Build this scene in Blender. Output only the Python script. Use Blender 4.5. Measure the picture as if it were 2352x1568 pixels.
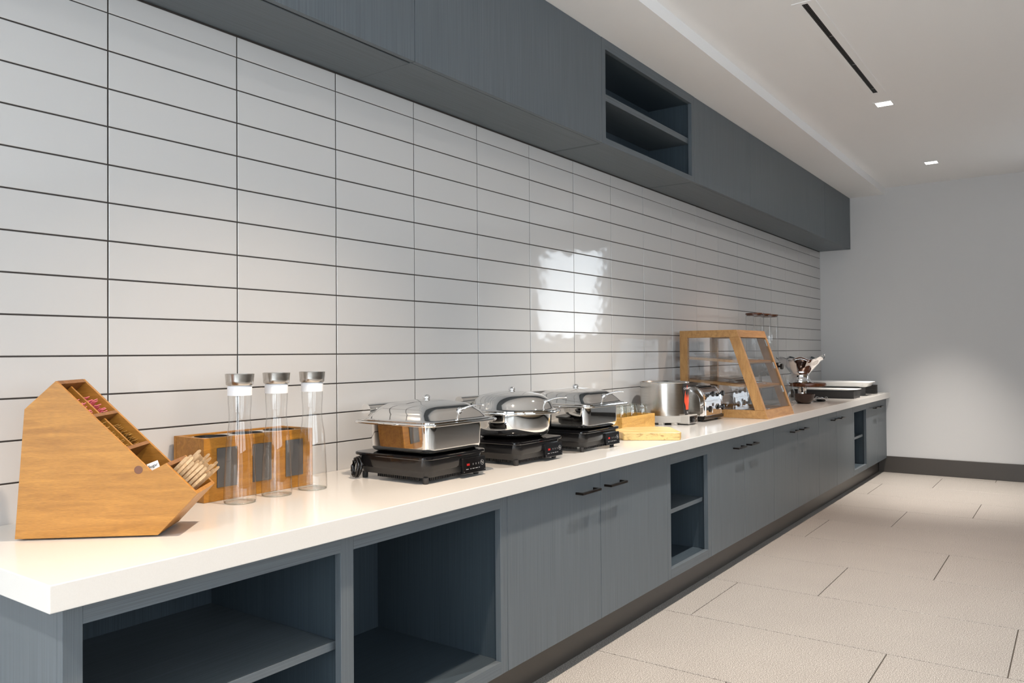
import bpy, bmesh, math, random
from mathutils import Vector, Matrix, Euler
random.seed(7)
PI = math.pi
scene = bpy.context.scene
for o in list(bpy.data.objects): bpy.data.objects.remove(o)
COL = scene.collection

# ------------------------------------------------------------------ camera
F_PX, YAW, PITCH, ROLL = 1814.25, 0.6236, 0.0143, -0.0075
CAMZ = 1.192
cam_d = bpy.data.cameras.new('camera'); cam = bpy.data.objects.new('camera', cam_d); COL.objects.link(cam)
cam_d.sensor_fit = 'HORIZONTAL'; cam_d.sensor_width = 36.0; cam_d.lens = F_PX / 2352 * 36.0
cam_d.clip_start = 0.05; cam_d.clip_end = 200
fw = Vector((math.cos(YAW) * math.cos(PITCH), math.sin(YAW) * math.cos(PITCH), math.sin(PITCH)))
rt = Vector((math.sin(YAW), -math.cos(YAW), 0)); up = rt.cross(fw)
r2 = math.cos(ROLL) * rt + math.sin(ROLL) * up
u2 = -math.sin(ROLL) * rt + math.cos(ROLL) * up
M = Matrix((r2, u2, -fw)).transposed().to_4x4(); M.translation = Vector((0, -2.157, CAMZ))
cam.matrix_world = M
scene.camera = cam

# ------------------------------------------------------------------ world, exposure, render look
w = bpy.data.worlds.new('sky'); scene.world = w; w.use_nodes = True
bg = w.node_tree.nodes['Background']; bg.inputs[0].default_value = (0.89, 0.945, 1.0, 1); bg.inputs[1].default_value = 5.5
scene.view_settings.view_transform = 'Standard'; scene.view_settings.look = 'None'
scene.view_settings.exposure = 0.15; scene.view_settings.gamma = 1.0; scene.view_settings.use_curve_mapping = False
scene.cycles.use_denoising = True
scene.cycles.use_adaptive_sampling = True; scene.cycles.adaptive_threshold = 0.06; scene.cycles.adaptive_min_samples = 20
scene.cycles.max_bounces = 9; scene.cycles.diffuse_bounces = 4; scene.cycles.glossy_bounces = 5
scene.cycles.transmission_bounces = 6; scene.cycles.transparent_max_bounces = 18
scene.cycles.caustics_reflective = False; scene.cycles.caustics_refractive = False
scene.cycles.sample_clamp_indirect = 6.0
LAMP_W = 290.0
LAMP_COL = (1.0, 0.80, 0.60)

# ------------------------------------------------------------------ materials
def new_mat(name):
    m = bpy.data.materials.new(name); m.use_nodes = True
    nt = m.node_tree; b = nt.nodes['Principled BSDF']
    return m, nt, b
def N(nt, t, **kw):
    n = nt.nodes.new(t)
    for k, v in kw.items(): setattr(n, k, v)
    return n
def plain(name, col, rough=0.5, metal=0.0, spec=0.5, coat=0.0, emit=None, emits=1.0, aniso=0.0):
    m, nt, b = new_mat(name)
    b.inputs['Base Color'].default_value = (*col, 1); b.inputs['Roughness'].default_value = rough
    b.inputs['Metallic'].default_value = metal; b.inputs['Specular IOR Level'].default_value = spec
    b.inputs['Coat Weight'].default_value = coat; b.inputs['Anisotropic'].default_value = aniso
    if emit: b.inputs['Emission Color'].default_value = (*emit, 1); b.inputs['Emission Strength'].default_value = emits
    return m
def coords(nt, scale, rot=(0, 0, 0), src='Object'):
    tc = N(nt, 'ShaderNodeTexCoord'); mp = N(nt, 'ShaderNodeMapping')
    mp.inputs['Scale'].default_value = scale; mp.inputs['Rotation'].default_value = rot
    nt.links.new(tc.outputs[src], mp.inputs['Vector']); return mp.outputs['Vector']
def noise(nt, vec, scale=1.0, detail=3.0, rough=0.55, dist=0.0):
    n = N(nt, 'ShaderNodeTexNoise'); n.inputs['Scale'].default_value = scale; n.inputs['Detail'].default_value = detail
    n.inputs['Roughness'].default_value = rough; n.inputs['Distortion'].default_value = dist
    nt.links.new(vec, n.inputs['Vector']); return n.outputs['Fac']
def ramp(nt, fac, stops):
    r = N(nt, 'ShaderNodeValToRGB'); e = r.color_ramp.elements
    while len(e) < len(stops): e.new(0.5)
    for i, (p, c) in enumerate(stops): e[i].position = p; e[i].color = (*c, 1)
    nt.links.new(fac, r.inputs['Fac']); return r.outputs['Color']
def bump(nt, b, fac, strength=0.1, dist=0.01):
    n = N(nt, 'ShaderNodeBump'); n.inputs['Strength'].default_value = strength; n.inputs['Distance'].default_value = dist
    nt.links.new(fac, n.inputs['Height']); nt.links.new(n.outputs['Normal'], b.inputs['Normal'])
def mixc(nt, a, c, fac, mode='MIX'):
    n = N(nt, 'ShaderNodeMix', data_type='RGBA', blend_type=mode)
    if isinstance(fac, float): n.inputs[0].default_value = fac
    else: nt.links.new(fac, n.inputs[0])
    nt.links.new(a, n.inputs[6]); nt.links.new(c, n.inputs[7]); return n.outputs[2]

def wood(name, dark, light, scale=(1.2, 14, 14), knots=False, rough=0.38, contrast=(0.3, 0.72), spec=0.45):
    m, nt, b = new_mat(name)
    v = coords(nt, scale)
    n1 = noise(nt, v, 2.2, 5, 0.6, 0.7)
    c1 = ramp(nt, n1, [(contrast[0], dark), (contrast[1], light)])
    v2 = coords(nt, tuple(s * 6 for s in scale))
    n2 = noise(nt, v2, 4.0, 2, 0.5)
    c2 = ramp(nt, n2, [(0.35, (0.72, 0.72, 0.72)), (0.62, (1, 1, 1))])
    col = mixc(nt, c1, c2, 0.55, 'MULTIPLY')
    nt.links.new(col, b.inputs['Base Color']); b.inputs['Roughness'].default_value = rough
    b.inputs['Specular IOR Level'].default_value = spec
    bump(nt, b, n2, 0.08, 0.002)
    return m

def laminate(name, base, sc):
    """fine straight linear grain, streaks running along the axis whose scale is small"""
    m, nt, b = new_mat(name)
    n1 = noise(nt, coords(nt, sc), 1.0, 1, 0.4)
    n2 = noise(nt, coords(nt, tuple(s * 0.03 for s in sc)), 1.0, 3, 0.6)
    d = tuple(x * 0.84 for x in base); l = tuple(x * 1.16 for x in base)
    c1 = ramp(nt, n1, [(0.32, d), (0.5, base), (0.68, l)])
    c2 = ramp(nt, n2, [(0.3, (0.95, 0.96, 0.965)), (0.7, (1.0, 0.995, 0.99))])
    nt.links.new(mixc(nt, c1, c2, 1.0, 'MULTIPLY'), b.inputs['Base Color'])
    b.inputs['Roughness'].default_value = 0.42; b.inputs['Specular IOR Level'].default_value = 0.4
    bump(nt, b, n1, 0.06, 0.001)
    return m

def thin_glass(name, tint=(1, 1, 1), ior=1.45, rough=0.0, edge=0.25, extra=0.0):
    """thin clear wall: sees straight through, mirrors at its fresnel rate, tints a little at grazing angles"""
    m = bpy.data.materials.new(name); m.use_nodes = True; nt = m.node_tree; nt.nodes.clear()
    out = N(nt, 'ShaderNodeOutputMaterial'); mx = N(nt, 'ShaderNodeMixShader')
    tr = N(nt, 'ShaderNodeBsdfTransparent'); gl = N(nt, 'ShaderNodeBsdfGlossy')
    lw = N(nt, 'ShaderNodeLayerWeight'); lw.inputs['Blend'].default_value = 0.5
    cr = ramp(nt, lw.outputs['Facing'], [(0.55, tint), (1.0, tuple(t * (1 - edge) for t in tint))])
    nt.links.new(cr, tr.inputs['Color']); gl.inputs['Roughness'].default_value = rough
    pw = N(nt, 'ShaderNodeMath', operation='POWER'); pw.inputs[1].default_value = 5.0; nt.links.new(lw.outputs['Facing'], pw.inputs[0])
    r0 = ((ior - 1) / (ior + 1)) ** 2 * 1.8 + extra
    ma = N(nt, 'ShaderNodeMath', operation='MULTIPLY_ADD'); ma.inputs[1].default_value = 0.9 * (1 - r0); ma.inputs[2].default_value = r0
    nt.links.new(pw.outputs[0], ma.inputs[0]); nt.links.new(ma.outputs[0], mx.inputs[0])
    nt.links.new(tr.outputs[0], mx.inputs[1]); nt.links.new(gl.outputs[0], mx.inputs[2])
    nt.links.new(mx.outputs[0], out.inputs[0]); return m

def tile_mat():
    m, nt, b = new_mat('white_glazed_tile')
    b.inputs['Base Color'].default_value = (0.585, 0.58, 0.575, 1); b.inputs['Roughness'].default_value = 0.06
    b.inputs['Specular IOR Level'].default_value = 0.55
    n = noise(nt, coords(nt, (9, 9, 14), src='Object'), 1.0, 1, 0.4)
    bump(nt, b, n, 0.16, 0.006)
    return m
def floor_mat():
    m, nt, b = new_mat('speckled_porcelain')
    v = coords(nt, (1, 1, 1))
    n1 = noise(nt, v, 310, 1, 0.5); n2 = noise(nt, v, 2.2, 3, 0.6)
    c1 = ramp(nt, n1, [(0.36, (0.15, 0.138, 0.125)), (0.47, (0.325, 0.302, 0.280)), (0.58, (0.435, 0.410, 0.385)), (0.68, (0.72, 0.70, 0.67))])
    c2 = ramp(nt, n2, [(0.3, (0.93, 0.92, 0.91)), (0.7, (1.0, 0.995, 0.98))])
    nt.links.new(mixc(nt, c1, c2, 1.0, 'MULTIPLY'), b.inputs['Base Color'])
    b.inputs['Roughness'].default_value = 0.42; b.inputs['Specular IOR Level'].default_value = 0.4
    bump(nt, b, n1, 0.02, 0.001)
    return m
def paint_mat(name, col, rough=0.75):
    m, nt, b = new_mat(name)
    b.inputs['Base Color'].default_value = (*col, 1); b.inputs['Roughness'].default_value = rough
    b.inputs['Specular IOR Level'].default_value = 0.3
    bump(nt, b, noise(nt, coords(nt, (1, 1, 1)), 220, 2, 0.5), 0.04, 0.001)
    return m
def quartz_mat():
    m, nt, b = new_mat('white_quartz')
    c = ramp(nt, noise(nt, coords(nt, (1, 1, 1)), 400, 2, 0.5), [(0.35, (0.662, 0.645, 0.615)), (0.65, (0.676, 0.66, 0.63))])
    nt.links.new(c, b.inputs['Base Color'])
    b.inputs['Roughness'].default_value = 0.13; b.inputs['Specular IOR Level'].default_value = 0.5
    return m
def brushed(name, col, rough, sc):
    m, nt, b = new_mat(name)
    n = noise(nt, coords(nt, sc), 1.0, 2, 0.6)
    c = ramp(nt, n, [(0.3, tuple(x * 0.86 for x in col)), (0.7, col)])
    nt.links.new(c, b.inputs['Base Color']); b.inputs['Metallic'].default_value = 1.0
    b.inputs['Roughness'].default_value = rough; b.inputs['Anisotropic'].default_value = 0.5
    return m

BLUE = (0.108, 0.128, 0.144)
MT = dict(
    tile=tile_mat(), grout=plain('dark_grout', (0.045, 0.038, 0.034), 0.9),
    floor=floor_mat(), floor_joint=plain('floor_joint', (0.075, 0.062, 0.05), 0.9),
    wall=paint_mat('pale_grey_paint', (0.62, 0.62, 0.62)), ceil=paint_mat('white_ceiling_paint', (0.90, 0.90, 0.90), 0.85),
    wallr=paint_mat('tan_paint', (0.38, 0.27, 0.17)),
    base=plain('dark_baseboard', (0.055, 0.047, 0.040), 0.35),
    quartz=quartz_mat(),
    lamv=laminate('blue_grey_laminate_upright', BLUE, (620, 620, 3)),
    lamx=laminate('blue_grey_laminate_level', BLUE, (3, 620, 620)),
    lamd=laminate('blue_grey_laminate_shaded', (0.046, 0.063, 0.078), (620, 620, 3)),  # same laminate as the fronts, shade of the bays put into the colour
    lam_shaded_x=laminate('blue_grey_laminate_shaded_level', (0.046, 0.063, 0.078), (3, 620, 620)),
    bronze=plain('dark_bronze', (0.035, 0.028, 0.024), 0.3, 0.9),
    blackgap=plain('shadow_black', (0.006, 0.006, 0.006), 0.9),
    chrome=plain('polished_steel', (0.80, 0.79, 0.77), 0.035, 1.0),
    chrome2=plain('bright_chrome', (0.88, 0.88, 0.89), 0.03, 1.0),
    steel=brushed('brushed_steel', (0.62, 0.60, 0.57), 0.19, (6, 6, 700)),
    steelh=brushed('brushed_steel_lid', (0.60, 0.57, 0.53), 0.22, (6, 6, 900)),
    black=plain('black_plastic', (0.010, 0.009, 0.009), 0.12), blackm=plain('matt_black', (0.02, 0.018, 0.017), 0.5),
    bglass=plain('black_glass', (0.006, 0.006, 0.007), 0.05, spec=0.6),
    grey=plain('grey_moulded_plastic', (0.42, 0.40, 0.37), 0.45),
    white=plain('white_plastic', (0.86, 0.86, 0.88), 0.35), ceramic=plain('white_ceramic', (0.80, 0.80, 0.79), 0.12),
    glass=thin_glass('clear_glass', (0.99, 0.99, 0.985), 1.5, 0.0, 0.22), jarglass=thin_glass('green_tinged_glass', (0.95, 0.975, 0.955), 1.5, 0.0, 0.35, 0.07), knotw=plain('pine_knot', (0.17, 0.065, 0.03), 0.5),
    pane=thin_glass('case_pane', (0.96, 0.965, 0.97), 1.5, 0.0, 0.1, 0.02),
    winpane=thin_glass('window_pane', (0.95, 0.97, 0.98), 1.45, 0.0, 0.05),
    acry=thin_glass('clear_acrylic', (0.96, 0.955, 0.95), 1.42, 0.02, 0.3),
    amber=wood('amber_stained_pine', (0.36, 0.150, 0.020), (0.54, 0.245, 0.040), (3.0, 22, 30), rough=0.42),
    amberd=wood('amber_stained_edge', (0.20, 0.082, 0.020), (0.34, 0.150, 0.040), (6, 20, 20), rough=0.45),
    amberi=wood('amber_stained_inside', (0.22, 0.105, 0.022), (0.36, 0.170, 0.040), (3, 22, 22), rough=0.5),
    boxw=wood('orange_stained_pine', (0.30, 0.120, 0.014), (0.50, 0.225, 0.032), (4.0, 26, 26), rough=0.35),
    oak=wood('honey_oak', (0.36, 0.180, 0.060), (0.54, 0.300, 0.110), (4, 22, 5), rough=0.4),
    oakx=wood('honey_oak_level', (0.36, 0.180, 0.060), (0.54, 0.300, 0.110), (3, 22, 22), rough=0.4),
    acacia=wood('yellow_acacia', (0.50, 0.245, 0.040), (0.78, 0.46, 0.12), (2.5, 16, 16), rough=0.35),
    board=wood('maple_board', (0.58, 0.33, 0.09), (0.84, 0.60, 0.25), (16, 2.2, 16), rough=0.4),
    bark=wood('live_edge_board', (0.30, 0.12, 0.03), (0.86, 0.60, 0.24), (16, 3.0, 26), rough=0.5, contrast=(0.28, 0.5)),
    stir=wood('birch_stirrer', (0.56, 0.35, 0.17), (0.76, 0.54, 0.32), (4, 40, 40), rough=0.6),
    walnut=wood('dark_walnut', (0.055, 0.018, 0.008), (0.15, 0.055, 0.022), (3, 16, 16), rough=0.25),
    slate=plain('slate_grey_plate', (0.085, 0.080, 0.078), 0.5),
    pink=plain('pink_paper', (0.80, 0.22, 0.27), 0.6), tan=plain('raw_sugar_paper', (0.30, 0.16, 0.03), 0.6),
    paper=plain('white_paper', (0.82, 0.81, 0.78), 0.6), ink=plain('black_ink', (0.02, 0.02, 0.02), 0.6),
    red=plain('flame_red', (0.80, 0.085, 0.03), 0.4), printw=plain('white_print', (0.62, 0.62, 0.62), 0.5),
    panelp=plain('panel_print', (0.33, 0.33, 0.33), 0.5),
    led=plain('red_digits', (0.3, 0.01, 0.01), 0.4, emit=(1.0, 0.03, 0.02), emits=0.35),
    lens=plain('lamp_lens', (1, 1, 1), 0.4, emit=(1.0, 0.96, 0.90), emits=9.0),
    frame=plain('window_frame_grey', (0.10, 0.10, 0.11), 0.4),
)

# ------------------------------------------------------------------ mesh helpers
def obj(name, bm, m, parent=None, smooth=False, angle=None):
    bmesh.ops.recalc_face_normals(bm, faces=bm.faces[:])
    me = bpy.data.meshes.new(name); bm.to_mesh(me); bm.free()
    me.materials.append(MT[m] if isinstance(m, str) else m)
    if smooth:
        me.polygons.foreach_set('use_smooth', [True] * len(me.polygons))
        if angle is not None:
            try: me.set_sharp_from_angle(angle=math.radians(angle))
            except Exception: pass
    o = bpy.data.objects.new(name, me); COL.objects.link(o)
    if parent: o.parent = parent
    return o
def tag(o, label=None, cat=None, group=None, kind=None):
    if label: o['label'] = label
    if cat: o['category'] = cat
    if group: o['group'] = group
    if kind: o['kind'] = kind
    return o
def thing(name, label, cat, loc=(0, 0, 0), rotz=0.0, group=None):
    o = bpy.data.objects.new(name, None); COL.objects.link(o); o.empty_display_size = 0.05
    o.location = loc; o.rotation_euler = (0, 0, rotz)
    return tag(o, label, cat, group)
def structure(name, loc=(0, 0, 0)):
    o = bpy.data.objects.new(name, None); COL.objects.link(o); o.location = loc; o['kind'] = 'structure'; return o
def copy_tree(o, parent=None):
    c = o.copy(); COL.objects.link(c); c.parent = parent
    for ch in list(o.children): copy_tree(ch, c)
    return c
def box(bm, x0, x1, y0, y1, z0, z1):
    v = [bm.verts.new(p) for p in ((x0, y0, z0), (x1, y0, z0), (x1, y1, z0), (x0, y1, z0), (x0, y0, z1), (x1, y0, z1), (x1, y1, z1), (x0, y1, z1))]
    for f in ((0, 3, 2, 1), (4, 5, 6, 7), (0, 1, 5, 4), (1, 2, 6, 5), (2, 3, 7, 6), (3, 0, 4, 7)): bm.faces.new([v[i] for i in f])
    return v
def bev(bm, w, seg=1):
    bmesh.ops.bevel(bm, geom=bm.edges[:], offset=w, segments=seg, profile=0.5, affect='EDGES')
def B(x0, x1, y0, y1, z0, z1, bw=0.0, seg=1):
    bm = bmesh.new(); box(bm, x0, x1, y0, y1, z0, z1)
    if bw: bev(bm, bw, seg)
    return bm
def boxes(lst, bw=0.0):
    bm = bmesh.new()
    for b in lst: box(bm, *b)
    if bw: bev(bm, bw)
    return bm
def prism(bm, pts, a, b, plane='xz'):
    def P(p, t):
        return {'xz': (p[0], t, p[1]), 'yz': (t, p[0], p[1]), 'xy': (p[0], p[1], t)}[plane]
    A = [bm.verts.new(P(p, a)) for p in pts]; Bv = [bm.verts.new(P(p, b)) for p in pts]
    bm.faces.new(A); bm.faces.new(Bv[::-1]); n = len(pts)
    for i in range(n): bm.faces.new((A[i], Bv[i], Bv[(i + 1) % n], A[(i + 1) % n]))
def PR(pts, a, b, plane='xz', bw=0.0):
    bm = bmesh.new(); prism(bm, pts, a, b, plane)
    if bw: bev(bm, bw)
    return bm
def lathe(bm, prof, n=40, cx=0, cy=0, cap0=True, cap1=True):
    rings = []
    for r, z in prof:
        rings.append([bm.verts.new((cx + r * math.cos(2 * PI * i / n), cy + r * math.sin(2 * PI * i / n), z)) for i in range(n)])
    for a, b in zip(rings, rings[1:]):
        for i in range(n): bm.faces.new((a[i], a[(i + 1) % n], b[(i + 1) % n], b[i]))
    if cap0: bm.faces.new(rings[0][::-1])
    if cap1: bm.faces.new(rings[-1])
def L(prof, n=40, **k):
    bm = bmesh.new(); lathe(bm, prof, n, **k); return bm
def tube(bm, pts, r, n=8, closed=False):
    pts = [Vector(p) for p in pts]; rings = []
    for i, p in enumerate(pts):
        a = pts[i - 1] if (i or closed) else p; c = pts[(i + 1) % len(pts)] if (i < len(pts) - 1 or closed) else p
        t = (c - a).normalized(); h = Vector((0, 0, 1)) if abs(t.z) < 0.9 else Vector((1, 0, 0))
        s = t.cross(h).normalized(); q = s.cross(t)
        rr = r[i] if isinstance(r, (list, tuple)) else r
        rings.append([bm.verts.new(p + rr * (math.cos(2 * PI * k / n) * s + math.sin(2 * PI * k / n) * q)) for k in range(n)])
    m = len(rings)
    for i in range(m if closed else m - 1):
        a, b = rings[i], rings[(i + 1) % m]
        for k in range(n): bm.faces.new((a[k], a[(k + 1) % n], b[(k + 1) % n], b[k]))
    if not closed: bm.faces.new(rings[0][::-1]); bm.faces.new(rings[-1])
def T(pts, r, n=8, closed=False):
    bm = bmesh.new(); tube(bm, pts, r, n, closed); return bm
def sq(t, e):
    c = math.cos(t); s = math.sin(t)
    return (math.copysign(abs(c) ** (2 / e), c), math.copysign(abs(s) ** (2 / e), s))
def rrect(ax, ay, rad, n=6):
    """rounded rectangle outline"""
    pts = []
    for cx, cy, a0 in ((ax - rad, ay - rad, 0), (-ax + rad, ay - rad, PI / 2), (-ax + rad, -ay + rad, PI), (ax - rad, -ay + rad, 1.5 * PI)):
        for i in range(n + 1):
            a = a0 + PI / 2 * i / n; pts.append((cx + rad * math.cos(a), cy + rad * math.sin(a)))
    return pts
def loft(bm, rings, cap0=True, cap1=True):
    R = [[bm.verts.new(p) for p in r] for r in rings]; n = len(R[0])
    for a, b in zip(R, R[1:]):
        for i in range(n): bm.faces.new((a[i], a[(i + 1) % n], b[(i + 1) % n], b[i]))
    if cap0: bm.faces.new(R[0][::-1])
    if cap1: bm.faces.new(R[-1])
def text(name, s, size, m, parent, mat4, ext=0.0004, align='CENTER'):
    cu = bpy.data.curves.new(name, 'FONT'); cu.body = s; cu.size = size; cu.extrude = ext; cu.align_x = align; cu.align_y = 'CENTER'; cu.resolution_u = 3
    t = bpy.data.objects.new(name + '_tmp', cu); COL.objects.link(t)
    dg = bpy.context.evaluated_depsgraph_get(); me = bpy.data.meshes.new_from_object(t.evaluated_get(dg))
    bpy.data.objects.remove(t); bpy.data.curves.remove(cu)
    me.name = name; me.materials.clear(); me.materials.append(MT[m])
    o = bpy.data.objects.new(name, me); COL.objects.link(o); o.parent = parent; o.matrix_local = mat4; return o
def facing(origin, xdir, zdir):
    x = Vector(xdir).normalized(); z = Vector(zdir).normalized(); y = z.cross(x)
    m = Matrix((x, y, z)).transposed().to_4x4(); m.translation = Vector(origin); return m

# ------------------------------------------------------------------ the room
XE = 8.423        # far wall
XN = -3.2         # wall behind the camera
YR = -5.6         # wall across the room, its windows added for fill light
ZC = 2.783        # ceiling
ZT = 0.778        # worktop top
TW, TH, ZR0, XT0 = 0.4089, 0.1048, 2.1352, 1.1082   # wall tile module, joint of the top row, joint of column 0
G = 0.0042

def wall_with_holes(name, axis, pos, t, a0, a1, z1, holes, m):
    """wall in the plane axis=pos, thickness t outward, from a0 to a1; holes = (b0, b1, z0, z1)"""
    bm = bmesh.new(); hs = sorted(holes); cur = a0
    def seg(p0, p1, q0, q1):
        if p1 - p0 < 1e-4 or q1 - q0 < 1e-4: return
        lo, hi = min(pos, pos + t), max(pos, pos + t)
        if axis == 'x': box(bm, lo, hi, p0, p1, q0, q1)
        else: box(bm, p0, p1, lo, hi, q0, q1)
    for b0, b1, q0, q1 in hs:
        seg(cur, b0, 0, z1); seg(b0, b1, 0, q0); seg(b0, b1, q1, z1); cur = b1
    seg(cur, a1, 0, z1)
    return tag(obj(name, bm, m), kind='structure')

FAR_WIN = [(-3.55, -2.55, 1.35, 2.5)]
RIGHT_FILL_WIN = [(-2.4, -0.1, 1.0, 2.65), (0.3, 2.6, 1.0, 2.65)]  # unseen windows, added to brighten the ceiling
NEAR_WIN = [(-5.3, -2.85, 0.1, 2.7), (-2.6, -0.15, 0.1, 2.7)]
wall_left = tag(obj('wall_left', B(XN, XE, 0.0102, 0.15, 0, ZC), 'wall'), kind='structure')
wall_far = wall_with_holes('wall_far', 'x', XE, 0.15, YR, 0.15, ZC, FAR_WIN, 'wall')
wall_right = wall_with_holes('wall_right', 'y', YR, -0.15, XN, XE + 0.15, ZC, RIGHT_FILL_WIN, 'wallr')
wall_near = wall_with_holes('wall_near', 'x', XN, -0.15, YR, 0.15, ZC, NEAR_WIN, 'wall')
ceiling = tag(obj('ceiling', B(XN - 0.15, XE + 0.15, YR - 0.15, 0.15, ZC, ZC + 0.12), 'ceil'), kind='structure')
soffit = tag(obj('trim_1', B(XN, XE, -0.6206, 0.0102, 2.719, ZC), 'ceil'), kind='structure')
tag(obj('baseboard_far', B(XE - 0.012, XE, YR, -0.533, 0.0, 0.158, 0.002), 'base'), kind='structure')
tag(obj('baseboard_right', B(XN, XE - 0.0125, YR, YR + 0.012, 0.0, 0.158), 'base'), kind='structure')

# windows (frame, mullion, pane) with a portal each so that the sky light samples well
wi = 1
def window(axis, pos, b0, b1, z0, z1, nmul, sgn):
    global wi
    W_ = structure('window_%d' % wi); wi += 1
    fr = bmesh.new(); d0, d1 = pos - 0.02 * sgn * 0, pos + 0.06 * sgn
    d0, d1 = min(d0, d1), max(d0, d1)
    def b(p0, p1, q0, q1, bm, e=0.0):
        if axis == 'x': box(bm, d0 + e, d1 - e, p0, p1, q0, q1)
        else: box(bm, p0, p1, d0 + e, d1 - e, q0, q1)
    t = 0.05
    b(b0, b0 + t, z0, z1, fr); b(b1 - t, b1, z0, z1, fr); b(b0 + t, b1 - t, z0, z0 + t, fr); b(b0 + t, b1 - t, z1 - t, z1, fr)
    obj('window_frame', fr, 'frame', W_)
    xs = [b0 + t + (b1 - b0 - 2 * t) * k / (nmul + 1) for k in range(nmul + 2)]
    for k in range(nmul):
        mm = bmesh.new(); b(xs[k + 1] - 0.02, xs[k + 1] + 0.02, z0 + t, z1 - t, mm); obj('mullion', mm, 'frame', W_)
    for k in range(nmul + 1):
        mm = bmesh.new(); b(xs[k] + (0.02 if k else 0), xs[k + 1] - (0.02 if k < nmul else 0), z0 + t, z1 - t, mm, 0.028); obj('pane', mm, 'winpane', W_)
    ld = bpy.data.lights.new('window_portal', 'AREA'); ld.shape = 'RECTANGLE'; ld.cycles.is_portal = True
    ld.size = b1 - b0; ld.size_y = z1 - z0
    lo = bpy.data.objects.new('window_portal', ld); COL.objects.link(lo); lo.parent = W_
    c = (b0 + b1) / 2; z = (z0 + z1) / 2
    if axis == 'x': lo.matrix_local = facing((pos + 0.1 * sgn, c, z), (0, 1, 0), (sgn, 0, 0))
    else: lo.matrix_local = facing((c, pos + 0.1 * sgn, z), (1, 0, 0), (0, sgn, 0))
for h in FAR_WIN: window('x', XE, *h, 0, 1)
for h in RIGHT_FILL_WIN: window('y', YR, *h, 1, -1)  # the added pair that lifts the ceiling light
for h in NEAR_WIN: window('x', XN, *h, 1, -1)

# wall tiles, one object each, on a dark grout bed
tag(obj('grout', B(XT0 - 4 * TW, XE - 0.0004, 0.0022, 0.0102, 0.70, 2.21), 'grout', wall_left))
def tile_mesh(wd, ht):
    bm = bmesh.new(); c = 0.0011; a, b = wd / 2, ht / 2
    o = [bm.verts.new(p) for p in ((-a, 0.006, -b), (a, 0.006, -b), (a, 0.006, b), (-a, 0.006, b))]
    m1 = [bm.verts.new(p) for p in ((-a, c, -b), (a, c, -b), (a, c, b), (-a, c, b))]
    f = [bm.verts.new(p) for p in ((-a + c, 0, -b + c), (a - c, 0, -b + c), (a - c, 0, b - c), (-a + c, 0, b - c))]
    for A, Bv in ((o, m1), (m1, f)):
        for i in range(4): bm.faces.new((A[i], A[(i + 1) % 4], Bv[(i + 1) % 4], Bv[i]))
    bm.faces.new(f); bmesh.ops.recalc_face_normals(bm, faces=bm.faces[:])
    me = bpy.data.meshes.new('tile'); bm.to_mesh(me); bm.free(); me.materials.append(MT['tile']); return me
rng = random.Random(3); meshes = {}
for n in range(-3, 18):
    for k in range(-1, 13):
        x0 = XT0 + n * TW; x1 = min(x0 + TW, XE + G / 2 - 0.001)
        z1 = min(ZR0 - k * TH, 2.2); z0 = max(ZR0 - (k + 1) * TH, ZT - 0.006)
        wd, ht = x1 - x0 - G, z1 - z0 - (G if z1 < 2.2 else G / 2)
        key = (round(wd, 4), round(ht, 4))
        if key not in meshes: meshes[key] = tile_mesh(*key)
        t = bpy.data.objects.new('tile', meshes[key]); COL.objects.link(t); t.parent = wall_left
        t.location = ((x0 + x1) / 2, rng.uniform(-0.0003, 0.0003), (z0 + z1) / 2)
        t.rotation_euler = (rng.gauss(0, 0.0022), 0, rng.gauss(0, 0.0016))

# floor: 0.61 x 1.22 m speckled tiles in a one-third bond
floor = tag(obj('floor', B(XN - 0.15, XE + 0.15, YR - 0.15, 0.15, -0.12, -0.0025), 'floor_joint'), kind='structure')
fm = {}
FX0, FXW, FYW, FG = 2.774, 0.6096, 1.2200, 0.0044
OFF = {0: -1.523, 1: -0.706, 2: -1.104}
for i in range(-10, 10):
    x0 = FX0 + i * FXW; x1 = min(x0 + FXW, XE + FG / 2); x0 = max(x0, XN)
    if x1 - x0 < 0.02: continue
    y = OFF[i % 3]
    while y < 0: y += FYW
    while y > YR:
        a, b = max(y - FYW, YR), min(y, 0.0)
        if b - a > 0.02:
            key = (round(x1 - x0 - FG, 4), round(b - a - FG, 4))
            if key not in fm:
                bm = B(-key[0] / 2, key[0] / 2, -key[1] / 2, key[1] / 2, -0.008, 0, 0.0006)
                me = bpy.data.meshes.new('floor_tile'); bm.to_mesh(me); bm.free(); me.materials.append(MT['floor']); fm[key] = me
            t = bpy.data.objects.new('floor_tile', fm[key]); COL.objects.link(t); t.parent = floor
            t.location = ((x0 + x1) / 2, (a + b) / 2, 0)
        y -= FYW

# ------------------------------------------------------------------ ceiling fittings
def downlight(x, label, power=1.0, col=LAMP_COL, cone=100):
    t = thing('downlight', label, 'downlight', (x, -1.15, ZC), group='square recessed downlights in a row')
    s = 0.046
    bm = bmesh.new()
    for b in ((-s - 0.012, s + 0.012, s, s + 0.012), (-s - 0.012, s + 0.012, -s - 0.012, -s), (-s - 0.012, -s, -s, s), (s, s + 0.012, -s, s)):
        box(bm, b[0], b[1], b[2], b[3], -0.002, 0.0)
    obj('trim_ring', bm, 'ceil', t)
    obj('lens', B(-s, s, -s, s, -0.0012, 0.0), 'lens', t)
    ld = bpy.data.lights.new('lamp_glow', 'SPOT'); ld.energy = LAMP_W * power; ld.color = col; ld.spot_size = math.radians(cone); ld.spot_blend = 1.0
    ld.shadow_soft_size = 0.035
    lo = bpy.data.objects.new('lamp_glow', ld); COL.objects.link(lo); lo.parent = t; lo.location = (0, 0, -0.03)
    return t
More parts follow.
